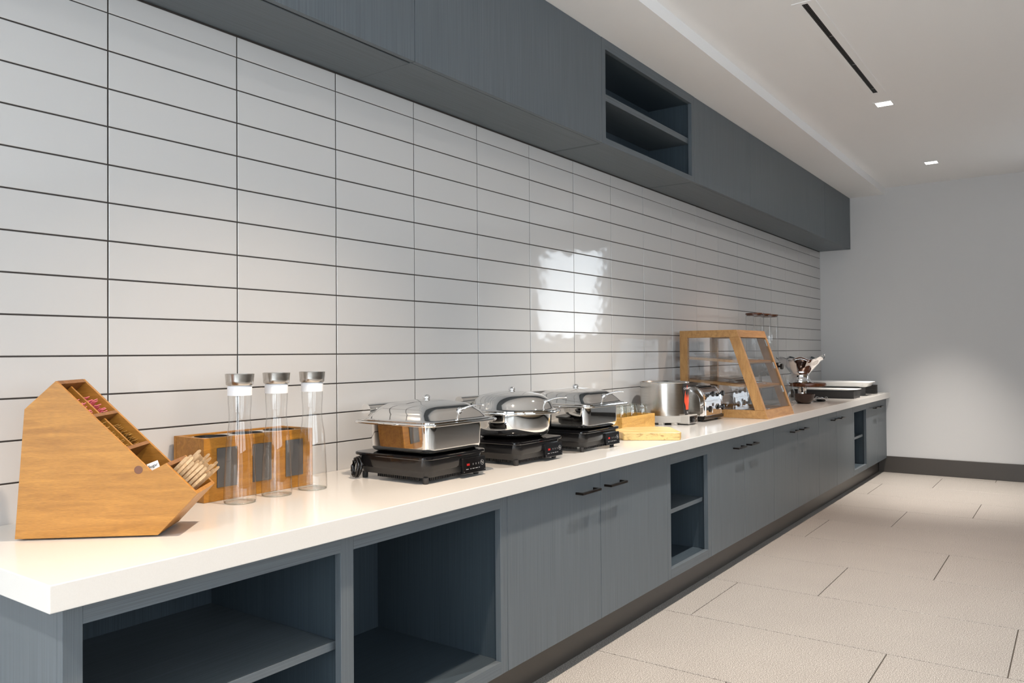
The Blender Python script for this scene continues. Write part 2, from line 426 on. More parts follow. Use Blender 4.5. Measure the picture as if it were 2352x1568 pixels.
downlight(7.53, 'small square ceiling downlight nearest the far grey wall', 1.6, (1.0, 0.91, 0.82), 62)
downlight(5.54, 'small square ceiling downlight just past the end of the slot vent', 0.5, (1.0, 0.74, 0.58))
downlight(3.54, 'square ceiling downlight above the open shelf niche, over the aisle', 1.0, (1.0, 0.93, 0.85))
downlight(1.54, 'square ceiling downlight above the chafing dishes end of the aisle', 0.9, (1.0, 0.80, 0.62))
downlight(-0.46, 'square ceiling downlight behind the near end of the counter', 0.85, (1.0, 0.93, 0.85))

v = thing('slot_vent', 'long narrow black slot air vent set in the white ceiling', 'air vent', (4.49, -1.152, ZC))
fr = bmesh.new()
for b in ((-0.80, 0.80, 0.0135, 0.053), (-0.80, 0.80, -0.053, -0.0135), (-0.80, -0.775, -0.0135, 0.0135), (0.775, 0.80, -0.0135, 0.0135)): box(fr, *b, -0.0025, 0.0)
obj('flange', fr, 'ceil', v)
obj('slot_back', B(-0.775, 0.775, -0.0135, 0.0135, -0.0006, 0.0), 'blackgap', v)
for yb in (-0.0085, 0.0, 0.0085):
    obj('blade', B(-0.774, 0.774, yb - 0.0016, yb + 0.0016, -0.0022, -0.0006), 'blackm', v)
for xb in (-0.314, 0.176, 0.68):
    obj('spacer_clip', B(xb - 0.003, xb + 0.003, -0.0134, 0.004, -0.0028, -0.0022), 'steel', v)

# ------------------------------------------------------------------ base cabinets
YF = -0.605; ZB = 0.140; ZU = 0.7256; YB = -0.012
tag(obj('trim_2', B(0.76, XE - 0.0125, -0.533, -0.515, 0.0, ZB - 0.0006), 'base'), kind='structure')
def handle(parent, x0, x1, z):
    bm = bmesh.new(); y0 = YF - 0.034; r = 0.0042
    box(bm, x0, x1, y0, y0 + 2 * r, z - r, z + r)
    box(bm, x0, x0 + 2 * r, y0 + 2 * r, YF - 0.0195 + 0.0195, z - r, z + r); box(bm, x1 - 2 * r, x1, y0 + 2 * r, YF, z - r, z + r)
    return obj('handle', bm, 'bronze', parent)
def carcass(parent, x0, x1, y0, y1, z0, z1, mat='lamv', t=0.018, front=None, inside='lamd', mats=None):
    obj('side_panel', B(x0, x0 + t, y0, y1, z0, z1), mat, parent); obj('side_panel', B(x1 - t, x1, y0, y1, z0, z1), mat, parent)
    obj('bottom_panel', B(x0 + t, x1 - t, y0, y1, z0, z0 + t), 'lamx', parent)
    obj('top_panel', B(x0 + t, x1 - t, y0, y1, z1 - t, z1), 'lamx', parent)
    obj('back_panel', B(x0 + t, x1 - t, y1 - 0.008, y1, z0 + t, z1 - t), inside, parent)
DT = 0.019
def door_unit(x0, xm, x1, label, hz=0.660, hl=0.14, g=0.0016, hoff=(0.05, 0.03)):
    u = thing('base_cabinet', label, 'cabinet', (0, 0, 0), 0, 'two-door base cabinets under the worktop')
    carcass(u, x0 + 0.0005, x1 - 0.0005, YF + DT + 0.001, YB, ZB, ZU)
    for a, b, hx in ((x0, xm, xm - hoff[0] - hl), (xm, x1, xm + hoff[1])):
        d = obj('door', B(a + g, b - g, YF, YF + DT, ZB, ZU - 0.002, 0.0006), 'lamv', u)
        handle(d, hx, hx + hl, hz)
    return u
def open_unit(x0, x1, bays, label, shelves, top=0.681, bot=0.181):
    """face frame unit: bays = list of (x0, x1) openings, shelves = list of (bay, z0, z1)"""
    u = thing('open_base_cabinet', label, 'cabinet', (0, 0, 0), 0, 'open base cabinets under the worktop')
    FT = 0.022; y0 = YF + FT
    xs = [x0] + [c for b in bays for c in b] + [x1]
    for i in range(0, len(xs), 2):
        obj('stile', B(xs[i] + (0.0004 if i == 0 else 0), xs[i + 1] - (0.0004 if i == len(xs) - 2 else 0), YF, y0, ZB, ZU, 0.0008), 'lamv', u)
    for a, b in bays:
        obj('top_rail', B(a, b, YF, y0, top, ZU), 'lamx', u); obj('bottom_rail', B(a, b, YF, y0, ZB, bot), 'lamx', u)
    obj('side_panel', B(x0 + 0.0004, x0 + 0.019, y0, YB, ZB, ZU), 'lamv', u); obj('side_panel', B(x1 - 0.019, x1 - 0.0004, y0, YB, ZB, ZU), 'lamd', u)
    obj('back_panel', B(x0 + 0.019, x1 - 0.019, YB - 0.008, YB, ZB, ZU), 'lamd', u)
    for i, (a, b) in enumerate(bays):
        l = x0 + 0.019 if i == 0 else (bays[i - 1][1] + a) / 2 + 0.009
        r = x1 - 0.019 if i == len(bays) - 1 else (b + bays[i + 1][0]) / 2 - 0.009
        obj('bottom_panel', B(l, r, y0, YB - 0.008, ZB + 0.018, bot - 0.004), 'lam_shaded_x', u)
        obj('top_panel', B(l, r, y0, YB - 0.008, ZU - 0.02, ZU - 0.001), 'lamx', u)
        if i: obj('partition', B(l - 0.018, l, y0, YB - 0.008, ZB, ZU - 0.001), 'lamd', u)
        for bi, s0, s1 in shelves:
            if bi == i: obj('shelf', B(l + 0.0005, r - 0.0005, y0 + 0.012, YB - 0.009, s0, s1, 0.0008), 'lamx', u)
    return u
open_unit(0.711, 2.122, [(0.749, 1.396), (1.440, 2.084)], 'blue-grey open base cabinet with two wide bays at the near counter end', [(0, 0.424, 0.446)])
door_unit(2.122, 2.750, 3.374, 'blue-grey two-door base cabinet below the square chafing dishes')
open_unit(3.374, 3.899, [(3.410, 3.857)], 'narrow open base cabinet with one shelf, below the live-edge board', [(0, 0.424, 0.444)], 0.668, 0.183)
door_unit(3.899, 4.404, 4.927, 'blue-grey two-door base cabinet below the toaster and soup kettle', hl=0.13)
door_unit(4.927, 5.445, 5.969, 'blue-grey two-door base cabinet below the slanted glass display case', hl=0.13)
door_unit(5.969, 6.488, 7.028, 'blue-grey two-door base cabinet below the black and silver bowls', hl=0.13)
open_unit(7.028, 7.565, [(7.075, 7.530)], 'narrow open base cabinet with one shelf, near the far wall', [(0, 0.424, 0.444)], 0.668, 0.183)
door_unit(7.565, 7.990, 8.4215, 'blue-grey two-door base cabinet touching the far wall', hl=0.13)

tag(obj('worktop', B(0.6726, XE - 0.0008, -0.641, -0.0022, ZU + 0.0003, ZT, 0.002, 2), 'quartz'), 'long thick white quartz worktop running to the far wall', 'worktop')

# ------------------------------------------------------------------ wall cabinets
YU = -0.297; ZUB = 2.2045; ZUT = 2.7185
def wall_unit(x0, x1, label, gap=0.0015):
    u = thing('wall_cabinet', label, 'cabinet', (0, 0, 0), 0, 'blue-grey wall cabinets')
    y0 = YU + DT + gap
    carcass(u, x0 + 0.0005, x1 - 0.0005, y0, -0.0015, ZUB, ZUT, 'lamv')
    obj('door', B(x0 + 0.0012, x1 - 0.0012, YU, YU + DT, ZUB, ZUT - 0.001, 0.0006), 'lamv', u)
    if gap > 0.005: obj('gap_shade', B(x0 + 0.0015, x1 - 0.0015, YU + DT + 0.0003, y0 - 0.0003, ZUB + 0.003, ZUT - 0.001), 'blackgap', u)  # black strip standing in for the shade in the door gap
    return u
wall_unit(0.62, 2.022, 'blue-grey wall cabinet at the left with its flap door standing slightly open', 0.009)
wall_unit(2.022, 3.346, 'blue-grey wall cabinet just left of the open shelf niche')
def niche_unit():
    x0, x1 = 3.346, 4.468
    u = thing('open_wall_cabinet', 'blue-grey open wall cabinet niche with one shelf', 'cabinet', (0, 0, 0), 0, 'blue-grey wall cabinets')
    a, b, z0, z1 = 3.382, 4.432, 2.234, 2.668; FT = 0.022; y0 = YU + FT
    obj('stile', B(x0 + 0.0005, a, YU, y0, ZUB, ZUT), 'lamv', u); obj('stile', B(b, x1 - 0.0005, YU, y0, ZUB, ZUT), 'lamv', u)
    obj('top_rail', B(a, b, YU, y0, z1, ZUT), 'lamx', u); obj('bottom_rail', B(a, b, YU, y0, ZUB, z0), 'lamx', u)
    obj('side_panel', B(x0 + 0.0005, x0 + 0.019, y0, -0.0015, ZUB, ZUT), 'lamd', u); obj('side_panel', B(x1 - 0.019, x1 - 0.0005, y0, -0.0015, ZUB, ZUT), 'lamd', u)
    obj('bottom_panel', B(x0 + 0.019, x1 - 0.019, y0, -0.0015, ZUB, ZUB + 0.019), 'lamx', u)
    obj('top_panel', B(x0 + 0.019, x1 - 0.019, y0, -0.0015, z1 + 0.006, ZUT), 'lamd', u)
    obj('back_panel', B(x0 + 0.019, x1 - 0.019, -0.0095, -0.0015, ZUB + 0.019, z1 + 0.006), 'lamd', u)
    obj('shelf', B(x0 + 0.0195, x1 - 0.0195, y0 + 0.001, -0.010, 2.431, 2.464), 'lamx', u)
niche_unit()
wall_unit(4.468, 5.457, 'blue-grey wall cabinet just right of the open shelf niche')
wall_unit(5.457, 7.455, 'wide blue-grey wall cabinet, last but one before the far wall')
wall_unit(7.455, 8.4215, 'blue-grey wall cabinet touching the far wall')

# ------------------------------------------------------------------ condiment organizer
org = thing('condiment_organizer', 'amber-stained slant-topped wooden condiment organizer at the near counter end', 'organizer', (0.790, -0.210, ZT), math.radians(-48.38))
OD = 0.151; PT = 0.010
prof = [(0, 0.004), (0.309, 0.004), (0.396, 0.096), (0.326, 0.167), (0.293, 0.149), (0.087, 0.358), (0.020, 0.295)]
obj('side_panel', PR(prof, 0, PT, bw=0.0006), 'amber', org); obj('side_panel', PR(prof, OD - PT, OD, bw=0.0006), 'amber', org)
def slab(name, p, q, t, y0, y1, m, inset=(0, 0)):
    """board between profile points p and q, t thick to the left of p->q"""
    p = Vector(p); q = Vector(q); d = (q - p).normalized(); nrm = Vector((-d.y, d.x)); p = p + d * inset[0]; q = q - d * inset[1]
    return obj(name, PR([tuple(p), tuple(q), tuple(q + nrm * t), tuple(p + nrm * t)], y0, y1), m, org)
yi0, yi1 = PT + 0.0002, OD - PT - 0.0002
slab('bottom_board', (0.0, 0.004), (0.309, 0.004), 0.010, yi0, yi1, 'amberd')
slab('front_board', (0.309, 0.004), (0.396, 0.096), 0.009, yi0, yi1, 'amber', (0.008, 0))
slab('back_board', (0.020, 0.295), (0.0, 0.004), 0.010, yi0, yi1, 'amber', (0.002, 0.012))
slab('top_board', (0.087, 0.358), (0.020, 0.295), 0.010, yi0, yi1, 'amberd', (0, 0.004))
SD = Vector((0.206, -0.209)).normalized(); SN = Vector((-SD.y * -1, 0)); SN = Vector((SD.y, -SD.x))      # SN points down into the box
if SN.y > 0: SN = -SN
S0 = Vector((0.087, 0.358))
def slant(s, d): return tuple(S0 + SD * s + SN * d)
def cellboard(name, s, t, depth, y0=yi0, y1=yi1, m='amberd', d0=0.0):
    return obj(name, PR([slant(s, d0), slant(s + t, d0), slant(s + t, depth), slant(s, depth)], y0, y1), m, org)
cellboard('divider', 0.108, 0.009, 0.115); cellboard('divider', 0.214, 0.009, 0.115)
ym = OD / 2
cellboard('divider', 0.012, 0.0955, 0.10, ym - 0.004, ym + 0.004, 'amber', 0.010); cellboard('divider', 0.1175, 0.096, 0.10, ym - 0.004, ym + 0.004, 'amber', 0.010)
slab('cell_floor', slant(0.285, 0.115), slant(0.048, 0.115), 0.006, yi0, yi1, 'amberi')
NU = Vector((0.326, 0.167)); dd = Vector((-0.66, -0.751)).normalized(); nn = Vector((0.751, -0.66))
obj('divider', PR([tuple(NU), tuple(NU + nn * 0.010), tuple(NU + nn * 0.010 + dd * 0.13), tuple(NU + dd * 0.13 )], yi0, yi1), 'amberd', org)
for x, y in ((0.02, 0.02), (0.29, 0.02), (0.02, OD - 0.02), (0.29, OD - 0.02)):
    obj('foot', L([(0.006, 0.0), (0.007, 0.004)], 12, cx=x, cy=y), 'acry', org)
# the dark knot and its pale ring on the front panel
kn = bmesh.new(); lathe(kn, [(0.0095, 0), (0.0088, 0.0003)], 24)
k = obj('knot', kn, 'knotw', org); k.matrix_local = facing((0.2665, -0.0001, 0.1535 - 0.0), (1, 0, 0), (0, -1, 0))
MORG = Matrix.Translation((0.790, -0.210, ZT)) @ Matrix.Rotation(math.radians(-48.38), 4, 'Z')
def org_item(name, bm, m, mat4, label, cat, group):
    o = obj(name, bm, m); o.matrix_world = MORG @ mat4; return tag(o, label, cat, group)
def org_copy(o, mat4):
    c = o.copy(); COL.objects.link(c); c.matrix_world = MORG @ mat4; return c
rg = random.Random(11)
def packets(s0, s1, n, y0, y1, m, depth, label, group, stick):
    first = None
    bm0 = PR([(0, 0), (0.016, 0.002), (0.033, 0), (0.033, 0.058), (0.0165, 0.055), (0, 0.058)], -0.0007, 0.0007)
    for i in range(n):
        s = s0 + (s1 - s0) * i / max(1, n - 1); p = S0 + SD * s + SN * (depth + rg.uniform(-stick, stick))
        # packets stand across the cell: width along local y, leaning back along the slant
        zax = Vector((-SN.x, 0, -SN.y)); yax = Vector((SD.x, 0, SD.y)); xax = Vector((0, 1, 0))
        R = Matrix((xax, yax, zax)).transposed().to_4x4()
        base = Vector((p.x, 0, p.y)) - zax * 0.058
        base.y = (y0 + y1) / 2 - 0.0165 + rg.uniform(-0.008, 0.008)
        mt = Matrix.Translation(base) @ R @ Matrix.Rotation(rg.uniform(-0.12, 0.03), 4, 'X') @ Matrix.Rotation(rg.uniform(-0.07, 0.07), 4, 'Y')
        if first is None: first = org_item('sweetener_packet', bm0, m, mt, label, 'packet', group)
        else: org_copy(first, mt)
packets(0.052, 0.099, 11, yi0, ym - 0.004, 'pink', 0.013, 'pink paper sweetener packet in the front top cell of the organizer', 'pink packets in the front cell', 0.004)
packets(0.046, 0.099, 11, ym + 0.004, yi1, 'pink', 0.011, 'pink paper sweetener packet in the rear top cell of the organizer', 'pink packets in the rear cell', 0.005)
packets(0.125, 0.204, 12, yi0, ym - 0.004, 'tan', 0.012, 'brown paper sugar packet in the front middle cell of the organizer', 'brown packets in the front cell', 0.003)
packets(0.135, 0.204, 12, ym + 0.004, yi1, 'tan', 0.010, 'brown paper sugar packet in the rear middle cell of the organizer', 'brown packets in the rear cell', 0.003)
card = org_item('sugar_card', B(-0.0125, 0.0125, -0.0095, 0.0095, -0.0003, 0.0003), 'paper', facing((0.292, 0.022, 0.1585), (0.90, 0.10, 0.42), (0.15, -0.95, 0.28)), 'small white card printed Sugar in the organizer', 'card', None)
text('lettering', 'Sugar', 0.0095, 'ink', card, Matrix.Translation((-0.0005, 0.001, 0.0006)))
# stirrers
bs = bmesh.new(); prism(bs, [(-0.0028, 0), (0.0028, 0), (0.0028, 0.112), (0.0015, 0.116), (-0.0015, 0.116), (-0.0028, 0.112)], -0.0007, 0.0007)
bmesh.ops.scale(bs, vec=(1.25, 1, 1), verts=bs.verts[:])
st0 = None
OD4 = Vector((0.071, 0, -0.0705)).normalized(); ON4 = Vector((0.0705, 0, 0.071)).normalized()
for i in range(42):
    a = 0.022 + 0.0093 * (i % 7) + rg.uniform(-0.0008, 0.0008); yv = yi0 + 0.016 + 0.0196 * (i // 7) + rg.uniform(-0.003, 0.003)
    p = Vector((0.326, yv, 0.167)) + OD4 * a
    up_ = (ON4 * 1.0 + OD4 * (0.07 * ((i % 7) / 6 - 0.4) + rg.uniform(-0.02, 0.02))).normalized()
    up_ = (up_ + Vector((0, rg.uniform(-0.06, 0.06), 0))).normalized()
    xa = (OD4 + Vector((0, rg.uniform(-0.45, 0.45), 0))).normalized(); ya = up_.cross(xa).normalized(); xa = ya.cross(up_)
    mt = Matrix((xa, ya, up_)).transposed().to_4x4(); mt.translation = p - up_ * (0.116 - rg.uniform(0.026, 0.050))
    if st0 is None: st0 = org_item('stir_stick', bs, 'stir', mt, 'flat birch wood stir stick in the front cell of the organizer', 'stir stick', 'wooden stir sticks in the organizer')
    else: org_copy(st0, mt)

# ------------------------------------------------------------------ three-hole utensil box behind the carafes
ub = thing('utensil_box', 'orange-stained wooden three-hole utensil box against the tiles behind the carafes', 'box', (1.290, -0.166, ZT))
UW, UD, UH, ut = 0.385, 0.150, 0.180, 0.014
obj('front_board', B(0, UW, 0, ut, 0, UH, 0.0012), 'boxw', ub); obj('back_board', B(0, UW, UD - ut, UD, 0, UH, 0.0012), 'boxw', ub)
obj('end_board', B(0, ut, ut, UD - ut, 0, UH, 0.0008), 'boxw', ub); obj('end_board', B(UW - ut, UW, ut, UD - ut, 0, UH, 0.0008), 'boxw', ub)
obj('bottom_board', B(ut, UW - ut, ut, UD - ut, 0, 0.012), 'boxw', ub)
# steel top plate with three round holes
bm = bmesh.new(); cells = 3; zt_ = UH - 0.003; cw = (UW - 2 * ut) / cells
for c in range(cells):
    x0, x1 = ut + c * cw, ut + (c + 1) * cw; y0, y1 = ut, UD - ut; cx, cy = (x0 + x1) / 2, (y0 + y1) / 2; n = 32
    inn = []; out = []
    for i in range(n):
        a = 2 * PI * (i + 0.5) / n; ca, sa = math.cos(a), math.sin(a)
        inn.append(bm.verts.new((cx + 0.048 * ca, cy + 0.048 * sa, zt_)))
        k_ = min((cw / 2) / max(abs(ca), 1e-6), ((y1 - y0) / 2) / max(abs(sa), 1e-6)); out.append(bm.verts.new((cx + k_ * ca, cy + k_ * sa, zt_)))
    for i in range(n): bm.faces.new((out[i], out[(i + 1) % n], inn[(i + 1) % n], inn[i]))
obj('top_plate', bm, 'chrome', ub)
for c in range(cells):
    cx = ut + (c + 0.5) * cw
    obj('steel_cup', L([(0.048, zt_ - 0.0005), (0.047, 0.03), (0.0, 0.03)], 32, cx=cx, cy=UD / 2, cap0=False, cap1=False), 'blackm', ub, True)
    obj('label_plate', B(cx - 0.033, cx + 0.033, -0.003, -0.0002, 0.038, 0.150, 0.0006), 'slate', ub)

# ------------------------------------------------------------------ glass carafes
def carafe():
    t = thing('carafe', '', 'carafe', (0, 0, 0), 0, 'glass carafes with steel lids')
    out = [(0.0, 0.006), (0.020, 0.0045), (0.034, 0.0012), (0.0405, 0.0), (0.0435, 0.002), (0.0442, 0.008), (0.0432, 0.05), (0.0405, 0.11), (0.0375, 0.165), (0.0358, 0.180), (0.0325, 0.200), (0.0300, 0.220), (0.0292, 0.238), (0.0300, 0.258), (0.0318, 0.280), (0.0320, 0.303)]
    obj('glass_body', L(out, 48, cap0=False, cap1=False), 'glass', t, True)
    obj('base_ring', T([(0.0415 * math.cos(2 * PI * i / 40), 0.0415 * math.sin(2 * PI * i / 40), 0.0022) for i in range(40)], 0.0020, 8, True), 'jarglass', t, True)
    obj('collar', L([(0.0300, 0.300), (0.0332, 0.300), (0.0335, 0.304), (0.0332, 0.312), (0.0336, 0.316), (0.0332, 0.324), (0.0315, 0.328)], 40), 'white', t, True, 40)
    obj('steel_lid', L([(0.0350, 0.3285), (0.0372, 0.331), (0.0378, 0.340), (0.0396, 0.3585), (0.0398, 0.360), (0.0388, 0.3605), (0.0378, 0.357), (0.0, 0.355)], 48, cap1=False), 'steelh', t, True, 40)
    return t
c0 = carafe()
for i, (x, y, lb) in enumerate(((1.360, -0.232, 'glass carafe with steel lid and white collar, nearest the wooden organizer'), (1.493, -0.222, 'glass carafe with steel lid and white collar, middle one of three'), (1.622, -0.228, 'glass carafe with steel lid and white collar, nearest the chafing dishes'))):
    o = c0 if i == 0 else copy_tree(c0)
    o.location = (x, y, ZT); o['label'] = lb

# ------------------------------------------------------------------ induction warmers
def ring_rr(ax, ay, rad, z, n=6): return [(x, y, z) for x, y in rrect(ax, ay, rad, n)]
def warmer():
    t = thing('induction_warmer', '', 'warmer', (0, 0, 0), 0, 'black induction warmers under the chafing dishes')
    bm = bmesh.new(); loft(bm, [ring_rr(0.158, 0.166, 0.03, 0.0775), ring_rr(0.160, 0.168, 0.032, 0.080), ring_rr(0.160, 0.168, 0.032, 0.0855), ring_rr(0.157, 0.165, 0.03, 0.0875)])
    obj('glass_top', bm, 'bglass', t, True, 30)
    bm = bmesh.new(); loft(bm, [ring_rr(0.150, 0.158, 0.035, 0.0405), ring_rr(0.152, 0.160, 0.036, 0.046), ring_rr(0.152, 0.160, 0.036, 0.0773)])
    obj('body', bm, 'black', t, True, 30)
    bm = bmesh.new(); loft(bm, [ring_rr(0.140, 0.148, 0.03, 0.020), ring_rr(0.147, 0.155, 0.034, 0.0403)])
    obj('skirt', bm, 'blackm', t, True, 30)
    for sx in (-1, 1):
        for sy in (-1, 1):
            obj('foot', L([(0.0085, 0), (0.0095, 0.002), (0.010, 0.021)], 14, cx=sx * 0.128, cy=sy * 0.136), 'blackm', t, True, 40)
    for side in (0, 1):
        fins = []
        for i in range(22):
            u = -0.11 + 0.0085 * i
            fins.append((u, u + 0.003, -0.141, -0.132, 0.009, 0.0205) if side else (-0.134, -0.125, u, u + 0.003, 0.009, 0.0205))
        tag(obj('vent_fins', boxes(fins), 'blackm', t), kind='stuff')
    # control panel on the front
    cp = obj('control_panel', PR([(-0.1705, 0.014), (-0.160, 0.014), (-0.158, 0.066), (-0.1665, 0.066)], 0.018, 0.140, 'yz', 0.0012), 'bglass', t)
    nrm = Vector((0, -1, 0.077)).normalized()
    def on(x, z): return Vector((x, -0.1706 + (z - 0.014) * 0.0769, z))
    def patch(name, x0, x1, z0, z1, m):
        c = on((x0 + x1) / 2, (z0 + z1) / 2) + nrm * 0.0004
        o = obj(name, B(-(x1 - x0) / 2, (x1 - x0) / 2, -(z1 - z0) / 2, (z1 - z0) / 2, -0.0003, 0.0003), m, cp); o.matrix_local = facing(c, (1, 0, 0), nrm); return o
    text('digits', '300', 0.0105, 'led', cp, facing(on(0.046, 0.043) + nrm * 0.0003, (1, 0, 0), nrm))
    for k_, (x0, wd) in enumerate(((0.034, 0.013), (0.056, 0.006), (0.067, 0.012), (0.084, 0.012), (0.101, 0.006))):
        patch('caption', x0, x0 + wd, 0.0278, 0.0295, 'panelp')
    for x0 in (0.070, 0.085, 0.100): patch('button', x0, x0 + 0.005, 0.040, 0.046, 'slate')
    bm = bmesh.new(); tube(bm, [(0.0082 * math.cos(2 * PI * i / 28), 0.0082 * math.sin(2 * PI * i / 28), 0) for i in range(28)], 0.00045, 6, True)
    tube(bm, [(-0.0035, 0.001, 0), (-0.001, 0.004, 0), (0.001, 0.001, 0), (-0.0015, -0.003, 0), (0.0045, -0.001, 0)], 0.0007, 6)
    rg_ = obj('ring_emblem', bm, 'panelp', cp); rg_.matrix_local = facing(on(0.121, 0.044) + nrm * 0.0006, (1, 0, 0), nrm)
    for x, z in ((0.024, 0.021), (0.134, 0.021)): patch('screw', x - 0.0016, x + 0.0016, z - 0.0016, z + 0.0016, 'steel')
    return t
WB = [(2.002, -0.332, 'black induction warmer with a coiled cable, under the first square chafing dish'), (2.492, -0.334, 'black induction warmer under the round chafing dish'), (2.962, -0.336, 'black induction warmer under the square chafing dish nearest the live-edge board')]
w0 = warmer()
for i, (x, y, lb) in enumerate(WB):
    o = w0 if i == 0 else copy_tree(w0)
    o.location = (x, y, ZT); o['label'] = lb
bm = bmesh.new(); pts = [(-0.150, 0.120, 0.044), (-0.160, 0.128, 0.060)]
for i in range(120):
    a = i / 12 * 2 * PI + 1.2; k_ = 0.35 + 0.65 * ((i // 12 * 7) % 10) / 9
    pts.append((-0.166 - 0.010 * ((i // 12) % 3 - 1) + 0.004 * math.sin(a), 0.134 + 0.018 * k_ * math.cos(a), 0.0385 + 0.033 * (0.55 + 0.45 * k_) * math.sin(a)))
tube(bm, pts, 0.0045, 6)
obj('power_cable', bm, 'black', w0, True)

# ------------------------------------------------------------------ chafing dishes
def chafer(rnd):
    t = thing('chafing_dish', '', 'chafing dish', (0, 0, 0), 0, 'polished steel chafing dishes')
    n = 10
    def ring(s, z, e=None):
        if rnd: return [(s * math.cos(2 * PI * i / 64), s * math.sin(2 * PI * i / 64), z) for i in range(64)]
        return ring_rr(s, s * 0.985, s * (e if e else 0.22), z, 15)
    # pan
    bm = bmesh.new()
    if rnd: rs = [(0.100, 0.0), (0.118, 0.002), (0.138, 0.011), (0.150, 0.026), (0.1545, 0.044), (0.1555, 0.092)]
    else: rs = [(0.118, 0.0), (0.128, 0.001), (0.136, 0.005), (0.1405, 0.012), (0.142, 0.020), (0.1435, 0.092)]
    loft(bm, [ring(s, z, 0.24) for s, z in rs], True, False)
    obj('pan', bm, 'chrome', t, True, 60)
    # flat flange with a rolled edge
    bm = bmesh.new(); R_ = 0.190 if rnd else 0.183; r0 = 0.1557 if rnd else 0.1437
    loft(bm, [ring(r0, 0.0915), ring(R_ - 0.006, 0.0955), ring(R_, 0.0945), ring(R_ + 0.0015, 0.0985), ring(R_, 0.1025), ring(R_ - 0.006, 0.1035), ring(r0 - 0.004, 0.1015)], False, False)
    fl = obj('flange', bm, 'chrome', t, True, 50)
    for sx in (-1, 1):
        obj('lug', B(sx * (R_ + 0.004) - 0.010, sx * (R_ + 0.004) + 0.010, -0.035, 0.035, 0.0965, 0.101, 0.0015), 'chrome', t)
    # domed lid
    bm = bmesh.new(); q = 0.176 if rnd else 0.168
    if rnd: ls = [(1.0, 0.104), (1.0, 0.107), (0.955, 0.109), (0.925, 0.114), (0.885, 0.130), (0.81, 0.147), (0.70, 0.160), (0.655, 0.1635), (0.60, 0.166), (0.45, 0.1715), (0.28, 0.1755), (0.12, 0.1775), (0.02, 0.178)]
    else: ls = [(1.0, 0.104), (1.0, 0.1065), (0.955, 0.108), (0.925, 0.112), (0.86, 0.127), (0.76, 0.144), (0.67, 0.1545), (0.63, 0.157), (0.57, 0.159), (0.42, 0.1645), (0.26, 0.1685), (0.12, 0.1705), (0.02, 0.171)]
    loft(bm, [ring(q * s, z, 0.22 + 0.5 * (1 - s)) for s, z in ls], False, True)
    lid = obj('lid', bm, 'chrome', t, True, 70)
    zt = ls[-1][1]
    bm = bmesh.new(); lathe(bm, [(0.010, zt - 0.001), (0.011, zt + 0.001), (0.0135, zt + 0.003), (0.0138, zt + 0.006), (0.0122, zt + 0.010), (0.009, zt + 0.0132), (0.005, zt + 0.0148), (0.0005, zt + 0.0152)], 24)
    obj('knob', bm, 'chrome2', lid, True)
    # roll hinge across the back
    yb = 0.158 if rnd else 0.154; hz = 0.1360
    bm = bmesh.new(); pr_ = []
    for i in range(20):
        a = 2 * PI * i / 20; pr_.append((yb + 0.021 * math.cos(a), hz + 0.021 * math.sin(a)))
    prism(bm, pr_, -0.135, 0.135, 'yz')
    obj('hinge', bm, 'chrome', t, True, 40)
    # front handle: ball stud and bowed rod
    yf = -0.140 if rnd else -0.129; zb = 0.1365
    bm = bmesh.new(); bmesh.ops.create_uvsphere(bm, u_segments=16, v_segments=10, radius=0.0105, matrix=Matrix.Translation((0.014, yf - 0.007, zb)))
    hd = obj('handle_stud', bm, 'chrome2', lid, True)
    pts = []
    for i in range(15):
        u = i / 14; pts.append((0.016 + 0.020 * u, yf - 0.004 - 0.088 * u, zb + 0.019 * math.sin(u * PI * 0.60)))
    obj('handle_rod', T(pts, [0.0042 - 0.0016 * i / 14 for i in range(15)], 10), 'chrome2', lid, True)
    return t
ZW = ZT + 0.0876
cs = chafer(False); cs.location = (2.025, -0.338, ZW); cs['label'] = 'square polished chafing dish with domed lid, nearest the carafes'
cr = chafer(True); cr.location = (2.525, -0.338, ZW); cr['label'] = 'round polished chafing dish with domed lid, between the two square ones'
c3 = copy_tree(cs); c3.location = (3.008, -0.338, ZW); c3['label'] = 'square polished chafing dish with domed lid, nearest the jar tray'

# ------------------------------------------------------------------ jar tray and jars, live-edge board
jt = thing('jar_tray', 'low honey-coloured acacia tray box holding glass jars', 'tray', (3.632, -0.238, ZT))
JW, JD, JH = 0.386, 0.150, 0.074
for nm, b in (('front_board', (0, JW, 0, 0.012)), ('back_board', (0, JW, JD - 0.012, JD)), ('end_board', (0, 0.012, 0.0122, JD - 0.0122)), ('end_board', (JW - 0.012, JW, 0.0122, JD - 0.0122))):
    obj(nm, B(*b, 0, JH, 0.0008), 'acacia', jt)
obj('bottom_board', B(0.0122, JW - 0.0122, 0.0122, JD - 0.0122, 0, 0.030), 'acacia', jt)
def jar():
    t = thing('glass_jar', '', 'jar', (0, 0, 0), 0, 'small glass jars in the acacia tray')
    obj('glass_wall', L([(0.0, 0.004), (0.022, 0.003), (0.0265, 0.001), (0.029, 0.004), (0.030, 0.012), (0.030, 0.070), (0.0285, 0.078), (0.0265, 0.083), (0.0268, 0.096)], 32, cap0=False, cap1=False), 'jarglass', t, True)
    obj('rim', T([(0.0268 * math.cos(2 * PI * i / 28), 0.0268 * math.sin(2 * PI * i / 28), 0.0965) for i in range(28)], 0.0012, 6, True), 'jarglass', t, True)
    return t
j0 = jar(); jn = 0
